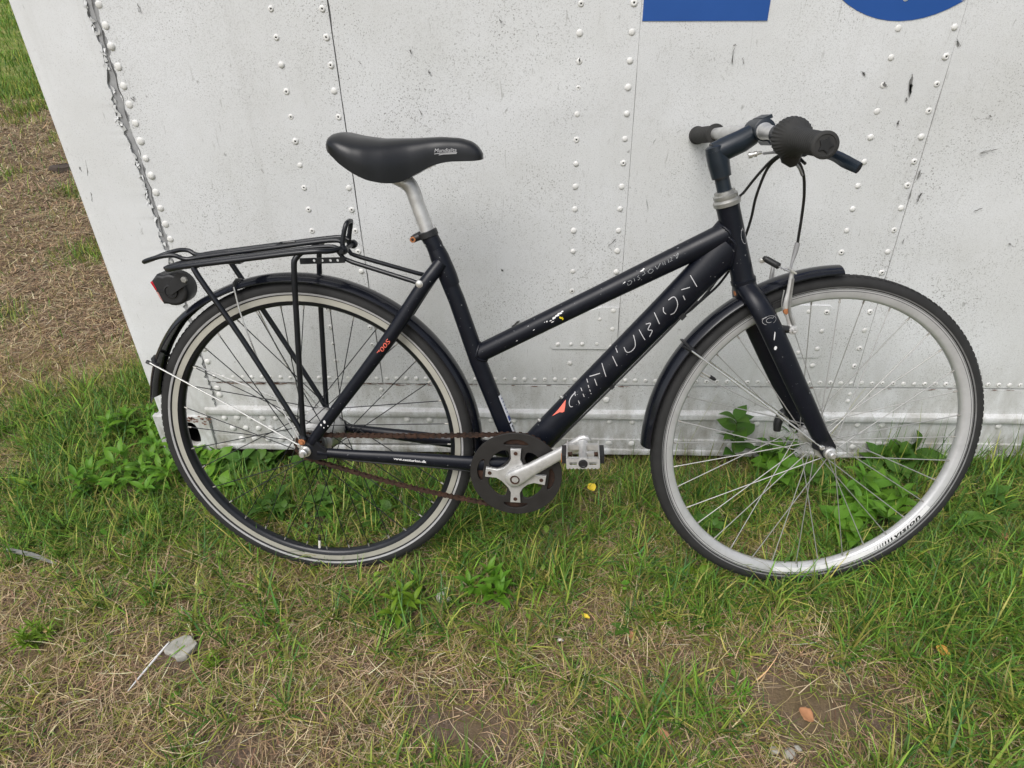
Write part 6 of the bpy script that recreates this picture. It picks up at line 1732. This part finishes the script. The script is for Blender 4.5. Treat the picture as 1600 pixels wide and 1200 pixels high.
ol = [(800, 365), (845, 320), (930, 285), (1010, 292), (1050, 330), (1088, 345), (1140, 382), (1132, 440), (1110, 480), (1090, 535), (1040, 560), (990, 570), (955, 545), (930, 525), (850, 505), (785, 488), (775, 440)]
v2, f2 = curve2d([[((a - 960) / 8 * 0.00125, -(b - 430) / 8 * 0.00155) for a, b in ol]], 0.0045, 0.0022, 1)
q_ = random.Random(5)
vs = [Vector((a, b, c + (0.0025 * (float(vnoise(a, b, 90)) - 0.5) + 0.05 * a - 0.04 * b if c > 0 else 0))) for a, b, c in v2]
so = link('stone', mesh(vs, f2, 'stone'), STONE, None, 25)
so.location = (-0.752, -0.706, float(gh(-0.752, -0.706)) + 0.018); so.rotation_euler = (-0.06, 0.05, 0)
tag(so, 'flat pale grey stone at the lower left touching the white stick', 'stone')
rock('dark_clod', 'dark clod of earth on the worn strip far behind the container corner', -3.50, 3.20, 0.085, 0.05, 0.035, 8, CLOD, 'clod', None, 0.3, 0.8)
for i, (x, y, s, lb) in enumerate(((0.400, -0.886, 0.0085, 'leftmost pale pebble on the bare soil at the bottom edge'), (0.424, -0.892, 0.0105, 'largest pale pebble of the three at the bottom edge'), (0.442, -0.882, 0.0065, 'smallest pale pebble of the three at the bottom edge'))):
    rock('pebble', lb, x, y, s, s * 0.8, s * 0.6, 30 + i, STONE, 'pebble', 'pebbles on the bare soil', i * 1.1, 0.9)
z0 = float(gh(-0.80, -0.75))
stick = link('white_stick', mesh(*tubeg([(-0.818, -0.800, z0 + 0.014), (-0.8055, -0.768, z0 + 0.020), (-0.7905, -0.728, z0 + 0.026), (-0.779, -0.698, z0 + 0.031)], [0.0009, 0.0020, 0.0022, 0.0016], 8), 'white_stick'), WHITE, None)
tag(stick, 'thin white plastic stick leaning on the flat pale stone', 'stick')
zs = float(gh(-1.25, -0.455))
strip = link('grey_strip', mesh(*tubeg([(-1.322, -0.440, zs + 0.030), (-1.25, -0.452, zs + 0.026), (-1.18, -0.470, zs + 0.018)], [0.005, 0.0055, 0.004], 8, [0.0012, 0.0013, 0.0012], Vector((0, 0.7, 0.7))), 'grey_strip'), GREYS, None)
tag(strip, 'grey weathered strip lying in the grass at the left edge', 'strip')

def fallen(name, label, x, y, L, W, mat, rot, seed, curl=0.25, lift=0.012, cat='leaf'):
    q = random.Random(seed)
    n, m = 7, 9
    vs, fs = [], []
    for i in range(m):
        t = i / (m - 1)
        h = W / 2 * math.sin(math.pi * min(0.97, max(0.03, t))) ** 0.7
        for k in range(n):
            u = -1 + 2 * k / (n - 1)
            vs.append((u * h * (1 + 0.05 * q.gauss(0, 1)), (t - 0.5) * L, curl * (u * h) ** 2 / max(W, 1e-4) * 4 + curl * L * (t - 0.5) ** 2 + q.gauss(0, 0.0003)))
    for i in range(m - 1):
        for k in range(n - 1):
            fs.append((i * n + k, i * n + k + 1, (i + 1) * n + k + 1, (i + 1) * n + k))
    o = link(name, mesh(vs, fs, name), mat, None, 180)
    o.modifiers.new('thick', 'SOLIDIFY').thickness = 0.0004
    o.location = (x, y, float(gh(x, y)) + lift)
    o.rotation_euler = (q.gauss(0, 0.12) + 0.28, q.gauss(0, 0.18), rot)
    tag(o, label, cat, 'fallen leaves on the grass')
    return o
fallen('fallen_leaf', 'round bright yellow leaf on the grass below the pedal', 0.116, -0.228, 0.024, 0.023, LEAF_Y, 0.5, 1, lift=0.042)
fallen('fallen_leaf', 'small curled pale yellow leaf in the grass below the down tube', 0.086, -0.602, 0.019, 0.008, LEAF_Y, 1.2, 2, 0.5)
fallen('fallen_leaf', 'flat brown leaf on bare soil at the lower right', 0.471, -0.826, 0.029, 0.026, LEAF_B, 0.9, 3, 0.15, 0.016)
fallen('fallen_leaf', 'orange and yellow leaf in the grass at the right', 0.768, -0.694, 0.029, 0.022, LEAF_O, 1.1, 4, 0.2, 0.030)
fallen('fallen_leaf', 'long reddish brown leaf at the bottom edge', 0.212, -0.872, 0.036, 0.016, LEAF_B, 0.55, 5, 0.4, 0.010)
fallen('fallen_leaf', 'small pale tan leaf by the feathery weed at the left edge', -1.060, -0.676, 0.016, 0.013, LEAF_P, 0.4, 6, 0.2, 0.030)
fallen('fallen_leaf', 'pale tan leaf under the spokes of the front wheel', 0.46, -0.305, 0.030, 0.018, LEAF_P, 1.4, 7, 0.2, 0.018)
fallen('fallen_leaf', 'small reddish leaf in the dry grass right of the feathery weed', 0.178, -0.645, 0.018, 0.015, LEAF_B, 0.2, 8, 0.25, 0.010)
fallen('fallen_leaf', 'brown leaf low among the grass right of the front tyre', 1.06, -0.37, 0.030, 0.022, LEAF_B, 0.2, 9, 0.25, 0.020)

# broken white shell-like scrap: a curved cracked cup and a loose chip
sroot = empty('white_scrap', (-0.228, -0.553, float(gh(-0.228, -0.553)) + 0.004))
tag(sroot, 'broken white scrap with brown inside on the grass between two weeds', 'scrap')
def cup(cx_, cy_, cz_, R, a0, a1, p1, tilt, seed):
    q = random.Random(seed); vs, fs = [], []
    m, n = 7, 10
    for i in range(m):
        ph = p1 * i / (m - 1)
        for k in range(n):
            a = a0 + (a1 - a0) * k / (n - 1)
            r = R * (1 + (0.16 * q.gauss(0, 1) if i == m - 1 else 0.03 * q.gauss(0, 1)))
            p = Vector((r * math.sin(ph) * math.cos(a), r * math.sin(ph) * math.sin(a), r * math.cos(ph)))
            p.rotate(Matrix.Rotation(tilt, 3, 'X'))
            vs.append(p + Vector((cx_, cy_, cz_)))
    for i in range(m - 1):
        for k in range(n - 1): fs.append((i * n + k, i * n + k + 1, (i + 1) * n + k + 1, (i + 1) * n + k))
    return vs, fs
o = link('shell_half', mesh(*cup(-0.002, 0, 0.006, 0.0125, 0.2, 4.4, 1.7, 0.6, 1), 'shell_half'), SHELL, sroot, 60); o.modifiers.new('t', 'SOLIDIFY').thickness = 0.0008
o = link('shell_half', mesh(*cup(0.008, -0.003, 0.004, 0.0095, 3.2, 6.6, 1.9, 0.3, 2), 'shell_half'), SHELL, sroot, 60); o.modifiers.new('t', 'SOLIDIFY').thickness = 0.0008
o = link('shell_chip', mesh(*cup(0.006, 0.016, 0.008, 0.008, 0.0, 3.0, 1.3, 0.2, 3), 'shell_chip'), SHELL, sroot, 60); o.modifiers.new('t', 'SOLIDIFY').thickness = 0.0008
o = link('dried_filling', mesh(*latheg((0.002, -0.001, 0.0), (0, 0, 1), [(0, 0.007), (0.006, 0.008), (0.011, 0.005), (0.012, 0.001)], 10), 'dried_filling'), LEAF_B, sroot)
s2 = link('white_chip', mesh(*cup(0, 0, 0, 0.008, 0.0, 3.3, 1.2, 0.4, 7), 'white_chip'), SHELL, None, 60)
s2.modifiers.new('t', 'SOLIDIFY').thickness = 0.0006
s2.location = (0.032, -0.667, float(gh(0.032, -0.667)) + 0.008)
tag(s2, 'tiny white chip in the dry grass below the centre', 'chip')
